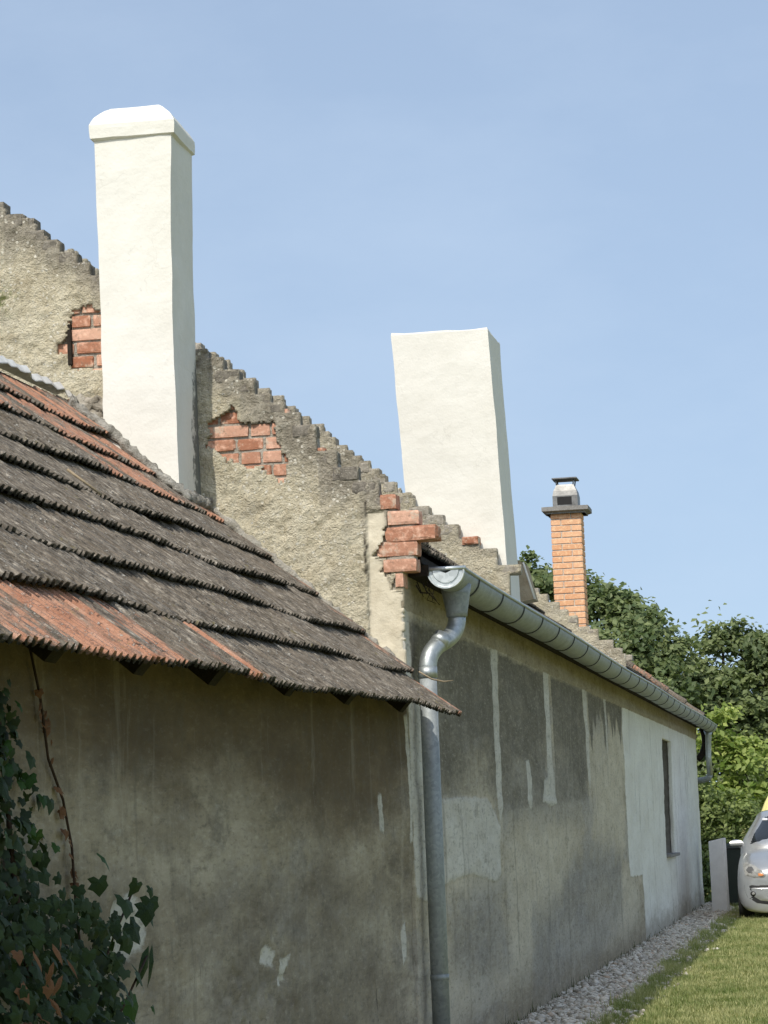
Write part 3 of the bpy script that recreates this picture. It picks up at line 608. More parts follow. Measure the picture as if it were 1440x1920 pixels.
# ------------------------------------------------------------------ chimneys
def shaft(name, corners, zs_, parent, mat, seed, amp=.008, dirtfn=None, close_top=True, m=7):
    """square shaft: corners(z) -> (x0,y0,x1,y1)"""
    V = []; F = []; ring = 4*m
    for z in zs_:
        x0, y0, x1, y1 = corners(z)
        for (ax, ay), (bx, by) in zip([(x0, y0), (x1, y0), (x1, y1), (x0, y1)], [(x1, y0), (x1, y1), (x0, y1), (x0, y0)]):
            for i in range(m): V.append((ax+(bx-ax)*i/m, ay+(by-ay)*i/m, z))
    V = np.array(V); n = len(zs_)
    D = np.c_[.5*fbm(V, 5, seed), fbm(V, 5, seed+7)*.5, .35*fbm(V, 6, seed+13)]*amp + np.c_[fbm(V, 1.1, seed+3), fbm(V, 1.1, seed+9), V[:, 0]*0]*amp*.9
    V = V + D
    if name == 'chimney': V[-ring:, 2] += .010*fbm(V[-ring:], 11, seed+21, 2); V[-ring:, :2] += (V[-ring:, :2].mean(0) - V[-ring:, :2])*.012
    F = [(i*ring+k, i*ring+(k+1) % ring, (i+1)*ring+(k+1) % ring, (i+1)*ring+k) for i in range(n-1) for k in range(ring)]
    if close_top:
        V = np.r_[V, [V[-ring:].mean(0)+[0, 0, .004]]]; c = len(V)-1
        F = F + [((n-1)*ring+k, (n-1)*ring+(k+1) % ring, c) for k in range(ring)]
    me = mesh(name, V, F); attr(me, 'dirt', dirtfn(V) if dirtfn else np.zeros(len(V)) - 1)
    return link(name, me, parent, mat)
c1 = shaft('chimney', lambda z: (-1.516 + .010*math.sin((z-3)*1.6), 13.755, -1.094 - .008*math.sin((z-3)*1.7), 14.236), np.r_[np.linspace(2.9, 5.12, 34), 5.155, 5.17], house, MW, 3,
           dirtfn=lambda V: np.where((V[:, 0] > -1.12) & (V[:, 1] > 14.02), .55 + (V[:, 1]-14.1)*3.2 - np.clip((V[:, 2]-3.9)/.3, 0, 2) - .3*np.clip((V[:, 2]-3.5), 0, 1), np.where(V[:, 2] < 3.34, .35-(V[:, 2]-3.2)*2 - 2*(V[:, 0] < -1.16), -1)))
c1['label'] = 'tall white chimney with a sloped cap rising beside the near gable'
def capc(z):
    e = float(np.interp(z, [5.155, 5.17, 5.24, 5.285, 5.335, 5.355], [-.005, .022, .026, .004, -.045, -.075])); return (-1.516-e, 13.755-e, -1.094+e, 14.236+e)
shaft('chimney_cap', capc, [5.148, 5.156, 5.17, 5.195, 5.22, 5.243, 5.265, 5.29, 5.32, 5.338, 5.35, 5.356], c1, MW, 8, amp=.009)
c2 = shaft('chimney', lambda z: (-.585-.052*(z-3.2), 18.262, .086-.038*(z-3.2), 18.93-.02*(z-3.2)), np.r_[np.linspace(2.85, 4.80, 40), 4.82, 4.832], house, MW, 51, amp=.007)
c2['label'] = 'broad white flat-topped chimney leaning behind the fire wall'
X0, X1, CY0, CY1 = -1.062, -.69, 32.0, 32.34
c3 = box('chimney', (X0+.008, CY0+.008, 3.2), (X1-.008, CY1-.008, 5.09), house, MJOINT); c3['label'] = 'slim orange brick chimney with concrete slab and metal cowl'
zc = 3.28; r = 0
while zc < 5.04:
    split = X0 + (.245 if r % 2 else .125)
    for y0, y1 in ((CY0, CY0+.165), (CY0+.172, CY1)):
        for xa, xb in ((X0, split-.005), (split+.005, X1)):
            place_brick((xa, y0-random.uniform(0, .003), zc), (xb, y1, zc+.063), MB_NEW, c3, rough=0)
    zc += .0755; r += 1
shaft('slab', lambda z: (X0-.095-.0*z, CY0-.095, X1+.095, CY1+.095) if z > 5.105 else (X0-.05, CY0-.05, X1+.05, CY1+.05), [5.075, 5.09, 5.108, 5.15, 5.158], c3, MSTONE, 5, amp=.003)
mxc, myc = (X0+X1)/2, (CY0+CY1)/2
def cw(z): e = float(np.interp(z, [5.15, 5.3, 5.36, 5.42, 5.44], [.152, .152, .14, .112, .105])); return (mxc-e, myc-e, mxc+e, myc+e)
cowl = shaft('cowl', cw, [5.155, 5.18, 5.24, 5.30, 5.33, 5.36, 5.39, 5.42, 5.44], c3, MSTEEL, 6, amp=.001)
box('cowl_opening', (mxc-.095, myc-.158, 5.19), (mxc+.08, myc-.149, 5.285), c3, MBLACK)
box('cowl_roof', (mxc-.155, myc-.155, 5.50), (mxc+.155, myc+.155, 5.522), c3, MSTEEL, bevel=.008)
for sx in (-1, 1):
    for sy in (-1, 1): tube('post', [(mxc+sx*.098, myc+sy*.098, 5.42), (mxc+sx*.11, myc+sy*.11, 5.505)], .009, c3, MSTEEL, n=6)

# ------------------------------------------------------------------ gutter and downpipes
GXc, GZ, GR = .222, 2.775, .103; GY0, GY1 = 14.43, 42.15
V = []; F = []; N = 14; st = [GY0 + (GY1-GY0)*i/60 for i in range(61)]
for y in st:
    e = .006*math.sin(y*.7)
    for i in range(N+1): a = math.pi + math.pi*i/N; V.append((GXc+GR*math.cos(a), y, GZ+e+GR*math.sin(a)))
    for i in range(N+1): a = 2*math.pi - math.pi*i/N; V.append((GXc+(GR-.004)*math.cos(a), y, GZ+e+(GR-.004)*math.sin(a)))
w = 2*(N+1)
for i in range(60):
    for k in range(w): F.append((i*w+k, (i+1)*w+k, (i+1)*w+(k+1) % w, i*w+(k+1) % w))
gut = link('gutter', mesh('gutter', V, F), house, MZD, smooth=True); gut['label'] = 'half-round zinc gutter along the eaves of the long wall'
tube('bead', [(GXc+GR, y, GZ+.004+.006*math.sin(y*.7)) for y in st], .011, gut, MZ, n=8)
for i in range(26):
    y = 15.02 + i*1.06
    if y > GY1: break
    V = []; F = []; e = .006*math.sin(y*.7)
    for j in range(N+1):
        a = math.pi + math.pi*j/N
        for rr_, yy in ((GR+.001, y-.014), (GR+.006, y-.014), (GR+.006, y+.014), (GR+.001, y+.014)): V.append((GXc+rr_*math.cos(a), yy, GZ+e+rr_*math.sin(a)))
    for j in range(N):
        for k in range(4): F.append((j*4+k, j*4+(k+1) % 4, (j+1)*4+(k+1) % 4, (j+1)*4+k))
    link('bracket', mesh('bracket', V, F), gut, mat_noisy('bracket_iron', (.05, .052, .05), (.11, .112, .108), 20, bump=.2) if i == 0 else bpy.data.materials['bracket_iron'])
# stop end: stamped half disc with a rolled lip
V = [(GXc, GY0-.012, GZ-.02)]; F = []; prof = [(.045, -.012), (.072, -.012), (.076, -.004), (.092, -.004), (.096, -.014), (.105, -.014), (.107, .01)]
for rr_, dy in prof:
    for j in range(N+1): a = math.pi + math.pi*j/N; V.append((GXc+rr_*math.cos(a), GY0+dy, GZ+rr_*math.sin(a)))
for j in range(N): F.append((0, 1+j, 2+j))
for q_ in range(len(prof)-1):
    for j in range(N): F.append((1+q_*(N+1)+j, 1+(q_+1)*(N+1)+j, 2+(q_+1)*(N+1)+j, 2+q_*(N+1)+j))
F.append((0, 1+N)+tuple(1+q_*(N+1)+N for q_ in range(1, len(prof)))); F.append(tuple(1+q_*(N+1) for q_ in range(len(prof)-1, -1, -1))+(0,))
link('stop_end', mesh('stop_end', V, F), gut, MZL)
tube('lip', [(GXc-GR-.006, GY0-.008, GZ+.006), (GXc+GR+.008, GY0-.008, GZ+.006)], .0115, gut, MZL, n=8)
pipe = tube('downpipe', [(.088, 14.5, 2.235), (.088, 14.5, 1.2), (.088, 14.5, .02)], .049, house, MZP, n=20); pipe['label'] = 'zinc downpipe with a swan neck at the gable corner'
tube('outlet', [(.232, 14.72, 2.715), (.232, 14.72, 2.66), (.232, 14.72, 2.56), (.232, 14.72, 2.535)], [.088, .078, .060, .058], pipe, MZD, n=18)
neck = bez((.232, 14.72, 2.54), (.232, 14.72, 2.44), (.165, 14.61, 2.392), 7) + bez((.165, 14.61, 2.392), (.088, 14.5, 2.345), (.088, 14.5, 2.225), 8)[1:]
tube('swan_neck', neck, [.050]*len(neck), pipe, MZ, n=20)
tube('collar', [(.088, 14.5, 2.25), (.088, 14.5, 2.19)], .0535, pipe, MZ, n=20); tube('collar', [(.165, 14.61, 2.42), (.14, 14.575, 2.374)], .0535, pipe, MZ, n=20)
tube('pipe_clip', [(.088, 14.5, .55), (.088, 14.5, .58)], .0525, pipe, MZP, n=16)
p2 = tube('downpipe', [(.19, 41.95, 2.70), (.19, 41.95, 2.62), (.175, 41.95, 2.3), (.185, 41.95, 2.0)], [.075, .048, .046, .046], house, MZ, n=14); p2['label'] = 'short zinc downpipe turning back under the far eaves'
tube('elbow', [(.185, 41.95, 2.02), (.17, 41.97, 1.965), (.1, 42.02, 1.94), (-.25, 42.2, 1.90)], .047, p2, MZD, n=14)
tube('eave_brace', bez((.10, 42.0, 2.74), (.20, 42.0, 2.42), (.0, 42.0, 2.25), 8), .05, house, MWOOD, n=8)
rt = [(.05, 14.45, 2.70), (.07, 14.47, 2.66), (.12, 14.5, 2.655), (.10, 14.5, 2.62), (.145, 14.52, 2.60)]
straw = tube('dry_roots', rt, [.004, .005, .004, .003, .002], house, MWOOD, n=5)
for q_ in range(7):
    x = random.uniform(.03, .14); tube('dry_roots', [(x, 14.46, 2.72), (x+random.uniform(-.03, .04), 14.47, 2.67), (x+random.uniform(-.03, .07), 14.48, random.uniform(2.58, 2.66))], [.004, .003, .002], house, MWOOD, n=4)

# ================================================================== the low outbuilding in front of the gable
shed = empty('outbuilding', (0, 9, 0), 'low outbuilding with weathered ribbed clay roof built against the gable', 'building')
LS = .867; LX, LZ = .309, 1.986; lc = 1/math.hypot(1, LS); ls = LS*lc; SY0, SY1 = 3.0, 14.215
def ldz(y, k): return -.0125*(14.25-y) + .010*math.sin(y*1.7+k*1.3) + .006*math.sin(y*3.1+k*2.1)
def lean_pt(k, y): return (LX - k*g_*lc, y, LZ + k*g_*ls + ldz(y, k))
LD = .045                                                  # tile bed below the tile tips
zr = LZ + LS*(LX+1.83)
V = []; F = []
for y in (SY0, SY1):
    e = -.0125*(14.25-y) - LD
    V += [(LX-.17, y, LZ+LS*.17+e), (-1.83, y, zr+e), (-4.2, y, zr-2.0+e), (LX-.17, y, LZ+LS*.17+e-.02), (-1.83, y, zr+e-.05), (-4.2, y, zr-2.05+e)]
F = [(0, 6, 7, 1), (1, 7, 8, 2), (3, 4, 10, 9), (4, 5, 11, 10), (0, 3, 9, 6), (2, 8, 11, 5), (0, 1, 4, 3), (1, 2, 5, 4), (6, 9, 10, 7), (7, 10, 11, 8)]
sroof = link('shed_roof', mesh('shed_roof', V, F), shed, MWOOD); sroof['label'] = 'roof of ribbed clay tiles, dark with lichen and a few orange tiles'
starts = [5.3, 6.1, 6.9, 7.8, 8.6, 9.5, 10.4, 11.3]; lfield = []
def orangeness(k, y):
    o = .10 + .26*float(vnoise(np.array([[y*.9, k*.8, 0]]), 1, 77)[0]) + random.uniform(-.16, .16)
    if k >= 6: o += .40
    if k == 5: o += .30*(y > 11.6)
    if k == 4 and y > 11: o += .14
    if k == 0 and y < 9.4: o += .34
    if k == 0 and (6.95 < y < 7.3 or 8.95 < y < 9.15): o = .95
    if k == 1 and 7.6 < y < 8.0: o += .3
    if y > 13.85: o += .5
    return o
for k in range(8):
    y = SY1 - .206
    while y > SY0:
        if not (k >= 4 and 13.76 < y+.1 and -1.53 < lean_pt(k, y)[0] - .1 < -1.08):
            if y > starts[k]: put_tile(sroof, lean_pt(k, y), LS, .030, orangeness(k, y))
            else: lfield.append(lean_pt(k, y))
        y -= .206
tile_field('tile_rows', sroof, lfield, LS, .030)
# crumpled sheet along the ridge
ysr = np.linspace(11.2, 14.12, 40); V = []; F = []
for i, y in enumerate(ysr):
    e = -.0125*(14.25-y); w_ = .010*math.sin(i*1.1)*math.sin(i*.37) + .006*math.sin(i*2.3)
    prof = [(-1.775 + w_, zr-.015+e+w_), (-1.80 + w_, zr+e+.022+w_), (-1.88, zr+e+.004)]
    V += [(x, y, z) for x, z in prof] + [(x, y, z-.006) for x, z in prof]
for i in range(39):
    b = i*6
    F += [(b, b+6, b+7, b+1), (b+1, b+7, b+8, b+2), (b+3, b+4, b+10, b+9), (b+4, b+5, b+11, b+10), (b, b+3, b+9, b+6), (b+2, b+8, b+11, b+5)]
link('ridge_sheet', mesh('ridge_sheet', V, F), sroof, mat_noisy('pale_sheet', (.55, .55, .54), (.82, .82, .81), 12, rough=.5, bump=.2))
# mortar run where roof meets chimney and gable
def mortar_run(name, pts, rad, mat, parent, seed):
    """lumpy fillet along a polyline"""
    out = []
    for a, b in zip(pts[:-1], pts[1:]):
        a, b = Vector(a), Vector(b); m = max(2, int((b-a).length/.018))
        out += [a.lerp(b, i/m) for i in range(m)]
    out.append(Vector(pts[-1])); rr = random.Random(seed)
    me = tube_mesh(name, out, [rad*rr.uniform(.55, 1.2) for _ in out], 14)
    co = np.array([v.co[:] for v in me.vertices]); co += np.c_[fbm(co, 26, seed), fbm(co, 26, seed+4), fbm(co, 26, seed+8)]*rad*.45
    me.vertices.foreach_set('co', co.ravel().astype(np.float32)); me.update(); return link(name, me, parent, mat, smooth=True)
rz = lambda x, y: LZ + LS*(LX-x) + ldz(y, 4)*.6 + .012
mortar_run('mortar_fillet', [(-1.70, 13.80, rz(-1.70, 13.8)), (-1.50, 13.745, rz(-1.50, 13.7)+.01), (-1.30, 13.74, rz(-1.3, 13.7)), (-1.10, 13.74, rz(-1.1, 13.7)-.01), (-1.05, 13.78, rz(-1.05, 13.8)-.01)], .032, MMORT2, sroof, 2)
mortar_run('mortar_fillet', [(-1.06, 13.8, rz(-1.06, 13.8)), (-1.06, 14.2, rz(-1.06, 14.2))], .035, MMORT2, sroof, 3)
mortar_run('mortar_fillet', [(-1.04, 14.225, rz(-1.04, 14.2)), (-.78, 14.228, rz(-.78, 14.2)-.004), (-.5, 14.23, rz(-.5, 14.2)-.014), (-.2, 14.235, rz(-.2, 14.2)-.02), (.0, 14.235, rz(.0, 14.2)-.03)], .024, MMORT, sroof, 4)
mortar_run('mortar_fillet', [(-1.78, 14.15, rz(-1.78, 14.1)-.01), (-1.54, 14.1, rz(-1.54, 14.1))], .04, MMORT, sroof, 5)
mortar_run('mortar_lump', [(-1.70, 14.19, 3.78), (-1.62, 14.18, 3.74), (-1.55, 14.19, 3.72)], .055, MCOP2, sroof, 6)
for y in (4.3, 5.3, 6.35, 7.3, 8.28, 9.3, 10.6, 11.9, 13.35):
    yy = y + random.uniform(-.03, .03); e = -.0125*(14.25-yy) - LD - .006; bm = bmesh.new()
    xs_ = [(-1.5, LZ+LS*(LX+1.5)+e), (.14, LZ+LS*(LX-.14)+e), (.17, LZ+LS*(LX-.17)+e-.03), (.12, LZ+LS*(LX-.17)+e-.085), (-1.5, LZ+LS*(LX+1.5)+e-.15)]
    a = [bm.verts.new((x, yy-.055, z)) for x, z in xs_]; b = [bm.verts.new((x, yy+.055, z)) for x, z in xs_]
    bm.faces.new(a); bm.faces.new(b[::-1])
    for i in range(5): bm.faces.new((a[i], b[i], b[(i+1) % 5], a[(i+1) % 5]))
    bmesh.ops.recalc_face_normals(bm, faces=bm.faces); link('rafter', bm_mesh('rafter', bm), shed, MWOOD)
LPALE = [[(8.36,1.178),(8.59,1.206),(8.71,1.150),(8.72,1.079),(8.66,1.012),(8.51,.98),(8.25,1.04)], [(10.44,0.922),(10.59,0.940),(10.74,0.896),(10.68,0.835),(10.48,0.857)], [(10.84,0.859),(11.05,0.869),(10.98,0.763),(10.82,0.752)],
         [(14.08,1.978),(14.2,1.982),(14.2,1.3),(14.12,1.3)], [(13.24,1.547),(13.34,1.548),(13.39,1.360),(13.24,1.361)], [(13.8,.85),(13.95,.9),(13.97,.7),(13.82,.66)]]
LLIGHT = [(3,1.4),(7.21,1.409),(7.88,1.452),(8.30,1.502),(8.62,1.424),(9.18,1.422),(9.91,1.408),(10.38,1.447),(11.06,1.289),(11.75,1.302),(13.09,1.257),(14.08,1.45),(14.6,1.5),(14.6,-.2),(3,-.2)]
LCRACK = [(11.05,1.0),(11.08,.9),(11.2,.8),(11.22,.55)]
ys = np.concatenate([np.arange(SY0, 6.9, .06), np.arange(6.9, 14.21, .024)]); zs = np.arange(-.05, 2.16, .0165)
def lplace(P):
    d = .014*fbm(np.c_[P[:, 0]*.7, P[:, 1]], 1.3, 61) + .004*fbm(P, 7, 62) + .0025*fbm(P, 28, 63, 2)
    d -= .010*np.clip((sdfs(P, LPALE[:3])+.01*fbm(P, 15, 5))/.008, 0, 1)
    rg = np.clip((sdf(P, [(9.88,.851),(10.39,.883),(11.14,.775),(11.16,.3),(9.90,.3)])+.06*fbm(P, 8, 6))/.03, 0, 1); d += rg*(.010*fbm(P, 22, 66, 3)-.006)
    return np.c_[d+.004, P]
shed_attr = dict(dark=lambda P: np.clip(.012 - seg_dist(P + .015*np.c_[fbm(P, 12, 8), fbm(P, 12, 9)], LCRACK), -.5, .5), pale=lambda P: np.clip(sdfs(P, LPALE), -.5, .5), white=lambda P: P[:, 0]*0-1, light=lambda P: np.clip(sdfs(P*np.array([.3, 1]), [[(a*.3, b) for a, b in q] for q in [[(8.0,1.42),(9.9,1.40),(10.5,1.38),(10.9,1.2),(10.2,1.05),(9.0,1.0),(8.2,1.2)], [(11.5,1.2),(14.1,1.15),(14.1,.6),(12.0,.7)]]]), -.5, .5)-.16,
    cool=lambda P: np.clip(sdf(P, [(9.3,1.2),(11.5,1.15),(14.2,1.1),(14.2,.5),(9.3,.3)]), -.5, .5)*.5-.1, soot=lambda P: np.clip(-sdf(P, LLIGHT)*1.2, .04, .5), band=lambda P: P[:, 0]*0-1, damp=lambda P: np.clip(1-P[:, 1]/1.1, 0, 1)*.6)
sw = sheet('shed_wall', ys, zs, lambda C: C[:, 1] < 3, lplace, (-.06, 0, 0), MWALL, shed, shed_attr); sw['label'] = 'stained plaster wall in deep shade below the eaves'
bm = bmesh.new(); bm_box(bm, (-.35, SY0, -.1), (-.045, 14.20, 2.10)); bm_box(bm, (-3.9, SY0, -.1), (-.351, SY0+.3, 2.2)); bm_box(bm, (-3.9, SY0+.31, -.1), (-3.6, 14.2, 1.8)); link('masonry', bm_mesh('masonry', bm), sw, MREV)

# loose twigs
tag(tube('twig', [(.10, 14.12, 2.205), (.16, 14.16, 2.165), (.22, 14.2, 2.15), (.27, 14.22, 2.155)], [.004, .005, .004, .002], None, MWOODL, n=5), 'thin dry twig caught on the roof edge by the downpipe', 'twig')
p = Vector(lean_pt(3, 9.96)); tag(tube('stick', [p+Vector((-.14, .0, .215)), p+Vector((-.02, .06, .115))], [.006, .005], None, MWOODL, n=6), 'short pale stick lying on the dark roof tiles', 'stick')

# ================================================================== ivy on the shed wall
ivy = empty('ivy', (.05, 7.7, 0), 'dark green ivy climbing the shaded outbuilding wall', 'ivy')
def leaf_mesh(seed, lobes=True):
    rr = random.Random(seed)
    if lobes: out = [(0, -.12), (.22, -.30), (.48, -.22), (.40, .0), (.50, .24), (.30, .34), (.0, .75), (-.30, .34), (-.50, .24), (-.40, .0), (-.48, -.22), (-.22, -.30)]
    else: out = [(0, -.5), (.16, -.2), (.2, .1), (.12, .45), (0, .8), (-.12, .45), (-.2, .1), (-.16, -.2)]
    v = [(0, .02, .07)] + [(x*rr.uniform(.85, 1.15), y*rr.uniform(.88, 1.12), -.10*abs(x) - .16*max(0, y)**2 + rr.uniform(-.03, .03)) for x, y in out]
    return mesh('leaf', v, [(0, i+1, (i+1) % len(out)+1) for i in range(len(out))])
ML = mat_leaf('ivy_leaf', (.012, .024, .011), (.034, .058, .022), .15, .55, True); MLB = mat_leaf('dry_leaf', (.10, .05, .026), (.19, .10, .052), .15, .8, True); MLG = mat_leaf('young_leaf', (.022, .06, .014), (.045, .095, .022), .25, .5, True)
LV = []
for mt in (ML, MLB, MLG):
    row = []
    for s in range(4):
        me = leaf_mesh(s, s < 3); me.materials.append(mt); row.append(me)
    LV.append(row)
def put_leaf(p, size, kind, name='leaf', var=None):
    o = bpy.data.objects.new(name, LV[kind][random.randrange(3) if var is None else var]); COL.objects.link(o); o.parent = ivy; o.matrix_parent_inverse = ivy.matrix_basis.inverted()
    nrm = Vector((1.0, -.45+random.gauss(0, .5), .35+random.gauss(0, .35))).normalized(); dn = Vector((0, random.gauss(0, .5), -1))
    y = (dn - nrm*dn.dot(nrm)).normalized(); x = y.cross(nrm)
    o.matrix_basis = Matrix(((x.x*size, y.x*size, nrm.x*size, p[0]), (x.y*size, y.y*size, nrm.y*size, p[1]), (x.z*size, y.z*size, nrm.z*size, p[2]), (0, 0, 0, 1)))
    return o
def ivy_edge(z):                                          # right-hand outline of the growth on the wall
    return float(np.interp(z, [.6, .8, .95, 1.05, 1.15, 1.22, 1.3, 1.45, 1.6, 1.8], [8.15, 8.2, 8.25, 8.2, 8.15, 7.9, 7.75, 7.6, 7.5, 7.4]))
cnt = 0
while cnt < 265:                                          # loose growth above, a dense bush lower down
    z = random.uniform(.78, 1.24) if random.random() < .80 else random.uniform(1.2, 1.78)
    y = random.uniform(6.6, 8.3); dep = random.uniform(.02, .09) if z > 1.22 else random.uniform(.03, .26)
    if y + dep*2.2 > ivy_edge(z) + random.gauss(0, .04): continue
    put_leaf((dep, y, z), random.uniform(.036, .066), 2 if (z > 1.25 and random.random() < .3) else 0); cnt += 1
def leaf_mass(name, pts, sizes, mat):
    V = []; F = []; A = []; b = 0; base = [(np.array([v.co[:] for v in me.vertices]), np.array([p.vertices[:] for p in me.polygons])) for me in LV[0][:3]]
    for p, sz_ in zip(pts, sizes):
        lv, lf = random.choice(base); nrm = Vector((1, -.4+random.gauss(0, .6), .3+random.gauss(0, .5))).normalized(); dn = Vector((random.gauss(0, .3), random.gauss(0, .7), -1))
        yv = (dn - nrm*dn.dot(nrm)).normalized(); xv = yv.cross(nrm); R = np.array([xv[:], yv[:], nrm[:]])*sz_
        V.append(lv@R + np.array(p)); F.append(lf+b); b += len(lv); A.append(np.full(len(lv), random.random()))
    me = bigmesh(name, np.concatenate(V), np.concatenate(F)); attr(me, 'v', np.concatenate(A)); return link(name, me, ivy, mat, kind='stuff')
pts = []
while len(pts) < 1900:
    if random.random() < .82: y, z, dp = random.uniform(6.4, 8.1), random.uniform(.5, 1.2), random.uniform(.01, .2)
    else:
        z = random.uniform(1.1, 1.84); y = 7.05 + random.gauss(0, .14) + .12*math.sin(z*6); dp = random.uniform(.01, .07)
    if y + dp*2.2 < ivy_edge(z) - .02 + random.gauss(0, .05) and (z < 1.22 or y < 7.55): pts.append((dp, y, z))
leaf_mass('foliage', pts, [random.uniform(.024, .045) for _ in pts], mat_leaf('ivy_shade_leaf', (.014, .027, .010), (.05, .084, .026), .2, .6))
for (y, z, s, kd, vr) in [(8.33,1.23,.06,0,0),(8.45,1.21,.045,0,1),(8.36,1.15,.085,0,1),(8.42,1.14,.075,0,2),(8.52,1.17,.07,0,0),(8.40,1.08,.05,0,3),(8.50,.98,.11,0,3),(8.44,.98,.11,0,3),(8.3,.95,.085,0,0),(8.22,.86,.09,2,0),(8.3,.8,.08,0,1),(8.15,.78,.09,0,2),(8.24,1.10,.09,0,2),(8.16,1.18,.08,0,0),(8.5,.83,.03,2,0),(7.9,1.32,.07,2,1),(7.82,1.25,.07,0,1)]:
    put_leaf((.06+random.uniform(0, .05), y, z), s, kd, var=vr)
for i in range(64):                                       # dead brown leaves
    if i < 26: y, z, dp = random.uniform(6.55, 6.95), random.uniform(.78, 1.13), random.uniform(.2, .3)
    else:
        t = random.random(); y, z, dp = 7.5 + .42*t + random.gauss(0, .02), 1.85 - .75*t, .03
    put_leaf((dp, y, z), random.uniform(.03, .06) if i < 26 else random.uniform(.016, .034), 1, 'dry_leaf', var=random.choice((0, 2, 3, 3)))
for pts, rr_ in [([(.02, 7.45, 1.95), (.025, 7.53, 1.8), (.03, 7.58, 1.62), (.03, 7.72, 1.5), (.03, 7.80, 1.36), (.04, 7.80, 1.15), (.06, 7.85, .8), (.06, 7.8, .0)], .0045), ([(.03, 7.1, 1.8), (.04, 7.2, 1.3), (.06, 7.3, .8), (.06, 7.35, 0)], .008),
                 ([(.05, 7.9, .9), (.07, 8.1, 1.08), (.06, 8.28, 1.16), (.06, 8.42, 1.24)], .004), ([(.06, 8.1, .8), (.08, 8.3, .93), (.08, 8.45, 1.0)], .004)]:
    tube('stem', pts, rr_, ivy, mat_noisy('ivy_stem', (.03, .02, .013), (.075, .047, .03), 30) if 'ivy_stem' not in bpy.data.materials else bpy.data.materials['ivy_stem'], n=6)

# ================================================================== gravel stones and grass
def ico():
    bm = bmesh.new(); bmesh.ops.create_icosphere(bm, subdivisions=1, radius=1); v = np.array([x.co[:] for x in bm.verts]); f = np.array([[q.index for q in x.verts] for x in bm.faces]); bm.free(); return v, f
iv, if_ = ico()
n = 17000; y = RNG.uniform(15.5, 42.5, n); e = np.interp(y, ge, gedge); x = e*np.where(RNG.random(n) < .06, RNG.uniform(1.0, 1.3, n), RNG.uniform(.0, 1.05, n))
sz = RNG.uniform(.009, .024, n)*(1 + .5*(RNG.random(n) < .12)); rot = RNG.uniform(0, 6.28, n)
vv = iv[None]*(sz[:, None]*RNG.uniform(.7, 1.25, (n, 3)))[:, None, :]*RNG.uniform(.8, 1.2, (n, 12, 1))
c, s = np.cos(rot)[:, None], np.sin(rot)[:, None]
vv = np.stack([vv[..., 0]*c - vv[..., 1]*s, vv[..., 0]*s + vv[..., 1]*c, vv[..., 2]*.7], -1) + np.stack([x, y, .006 + sz*.35 + RNG.uniform(0, .015, n)], -1)[:, None, :]
ff = if_[None] + (np.arange(n)*12)[:, None, None]
me = bigmesh('gravel', vv.reshape(-1, 3), ff.reshape(-1, 3)); attr(me, 'v', np.repeat(RNG.random(n), 12))
k = M('pebbles', .9, spec=.25); cc = k.ramp(k.at('v'), (0, (.28, .25, .20)), (.3, (.49, .45, .38)), (.6, (.61, .57, .49)), (.82, (.74, .70, .61)), (1, (.48, .36, .26)))
k.col(cc).bump(k.noise(k.pos(), 120, 3), .4, .004)
tag(link('gravel', me, mat=k.m, kind='stuff'), 'grey gravel stones along the foot of the long wall', 'gravel')
def blades(name, n, xf, y0, y1, h0, h1, w, mat, label, clump=.0):
    y = y0 + (y1-y0)*RNG.random(n)**1.35; x = xf(y, RNG.random(n)); h = RNG.uniform(h0, h1, n); a = RNG.uniform(0, 6.28, n); ln = RNG.uniform(.1, .9, n)
    h = h*(1 + .45*fbm(np.c_[x, y], 4, 5) + .35*vnoise(np.c_[x, y], 11, 6)); ed = np.clip(1-(x-np.interp(y, ge, gedge))/.22, 0, 1); h = h*(1+ed*.9)
    dx, dy = np.cos(a), np.sin(a); wx, wy = -dy*w, dx*w
    P = lambda t, k: np.stack([x + dx*h*ln*t*t + k*wx*(1-t*.9), y + dy*h*ln*t*t + k*wy*(1-t*.9), h*t*(1-.25*ln*t)], -1)
    vv = np.stack([P(0, -1), P(0, 1), P(.55, 1), P(.55, -1), P(1, .1)], 1)
    b = (np.arange(n)*5)[:, None]
    f = np.concatenate([b+np.array([0, 1, 2]), b+np.array([0, 2, 3]), b+np.array([3, 2, 4])])
    me = bigmesh(name, vv.reshape(-1, 3), f); v = np.clip(.42 + .25*fbm(np.c_[x, y], 1.6, 15) + .35*vnoise(np.c_[x, y], 9, 16) + RNG.normal(0, .16, n) + .5*(RNG.random(n) < .05), 0, 1); attr(me, 'v', np.repeat(v, 5))
    return tag(link(name, me, mat=mat, kind='stuff'), label, 'grass')
kg = mat_leaf('grass_blade', (.13, .185, .05), (.52, .50, .25), .3, .6)
blades('grass', 190000, lambda y, r: np.interp(y, ge, gedge) - .05*RNG.random(len(y)) - .12*(RNG.random(len(y)) < .02) + r**1.0*(np.clip((y-18)*.0+2.35-(np.interp(y, ge, gedge)), .3, 3)), 16.0, 46, .018, .055, .0042, kg, 'mown lawn grass, sunlit beyond the shadow of the eaves')
blades('weeds', 700, lambda y, r: r**2*.10, 15.5, 41, .02, .06, .004, mat_leaf('weed_blade', (.03, .05, .012), (.09, .11, .03), .3, .6), 'sparse weeds sprouting where the wall meets the gravel')

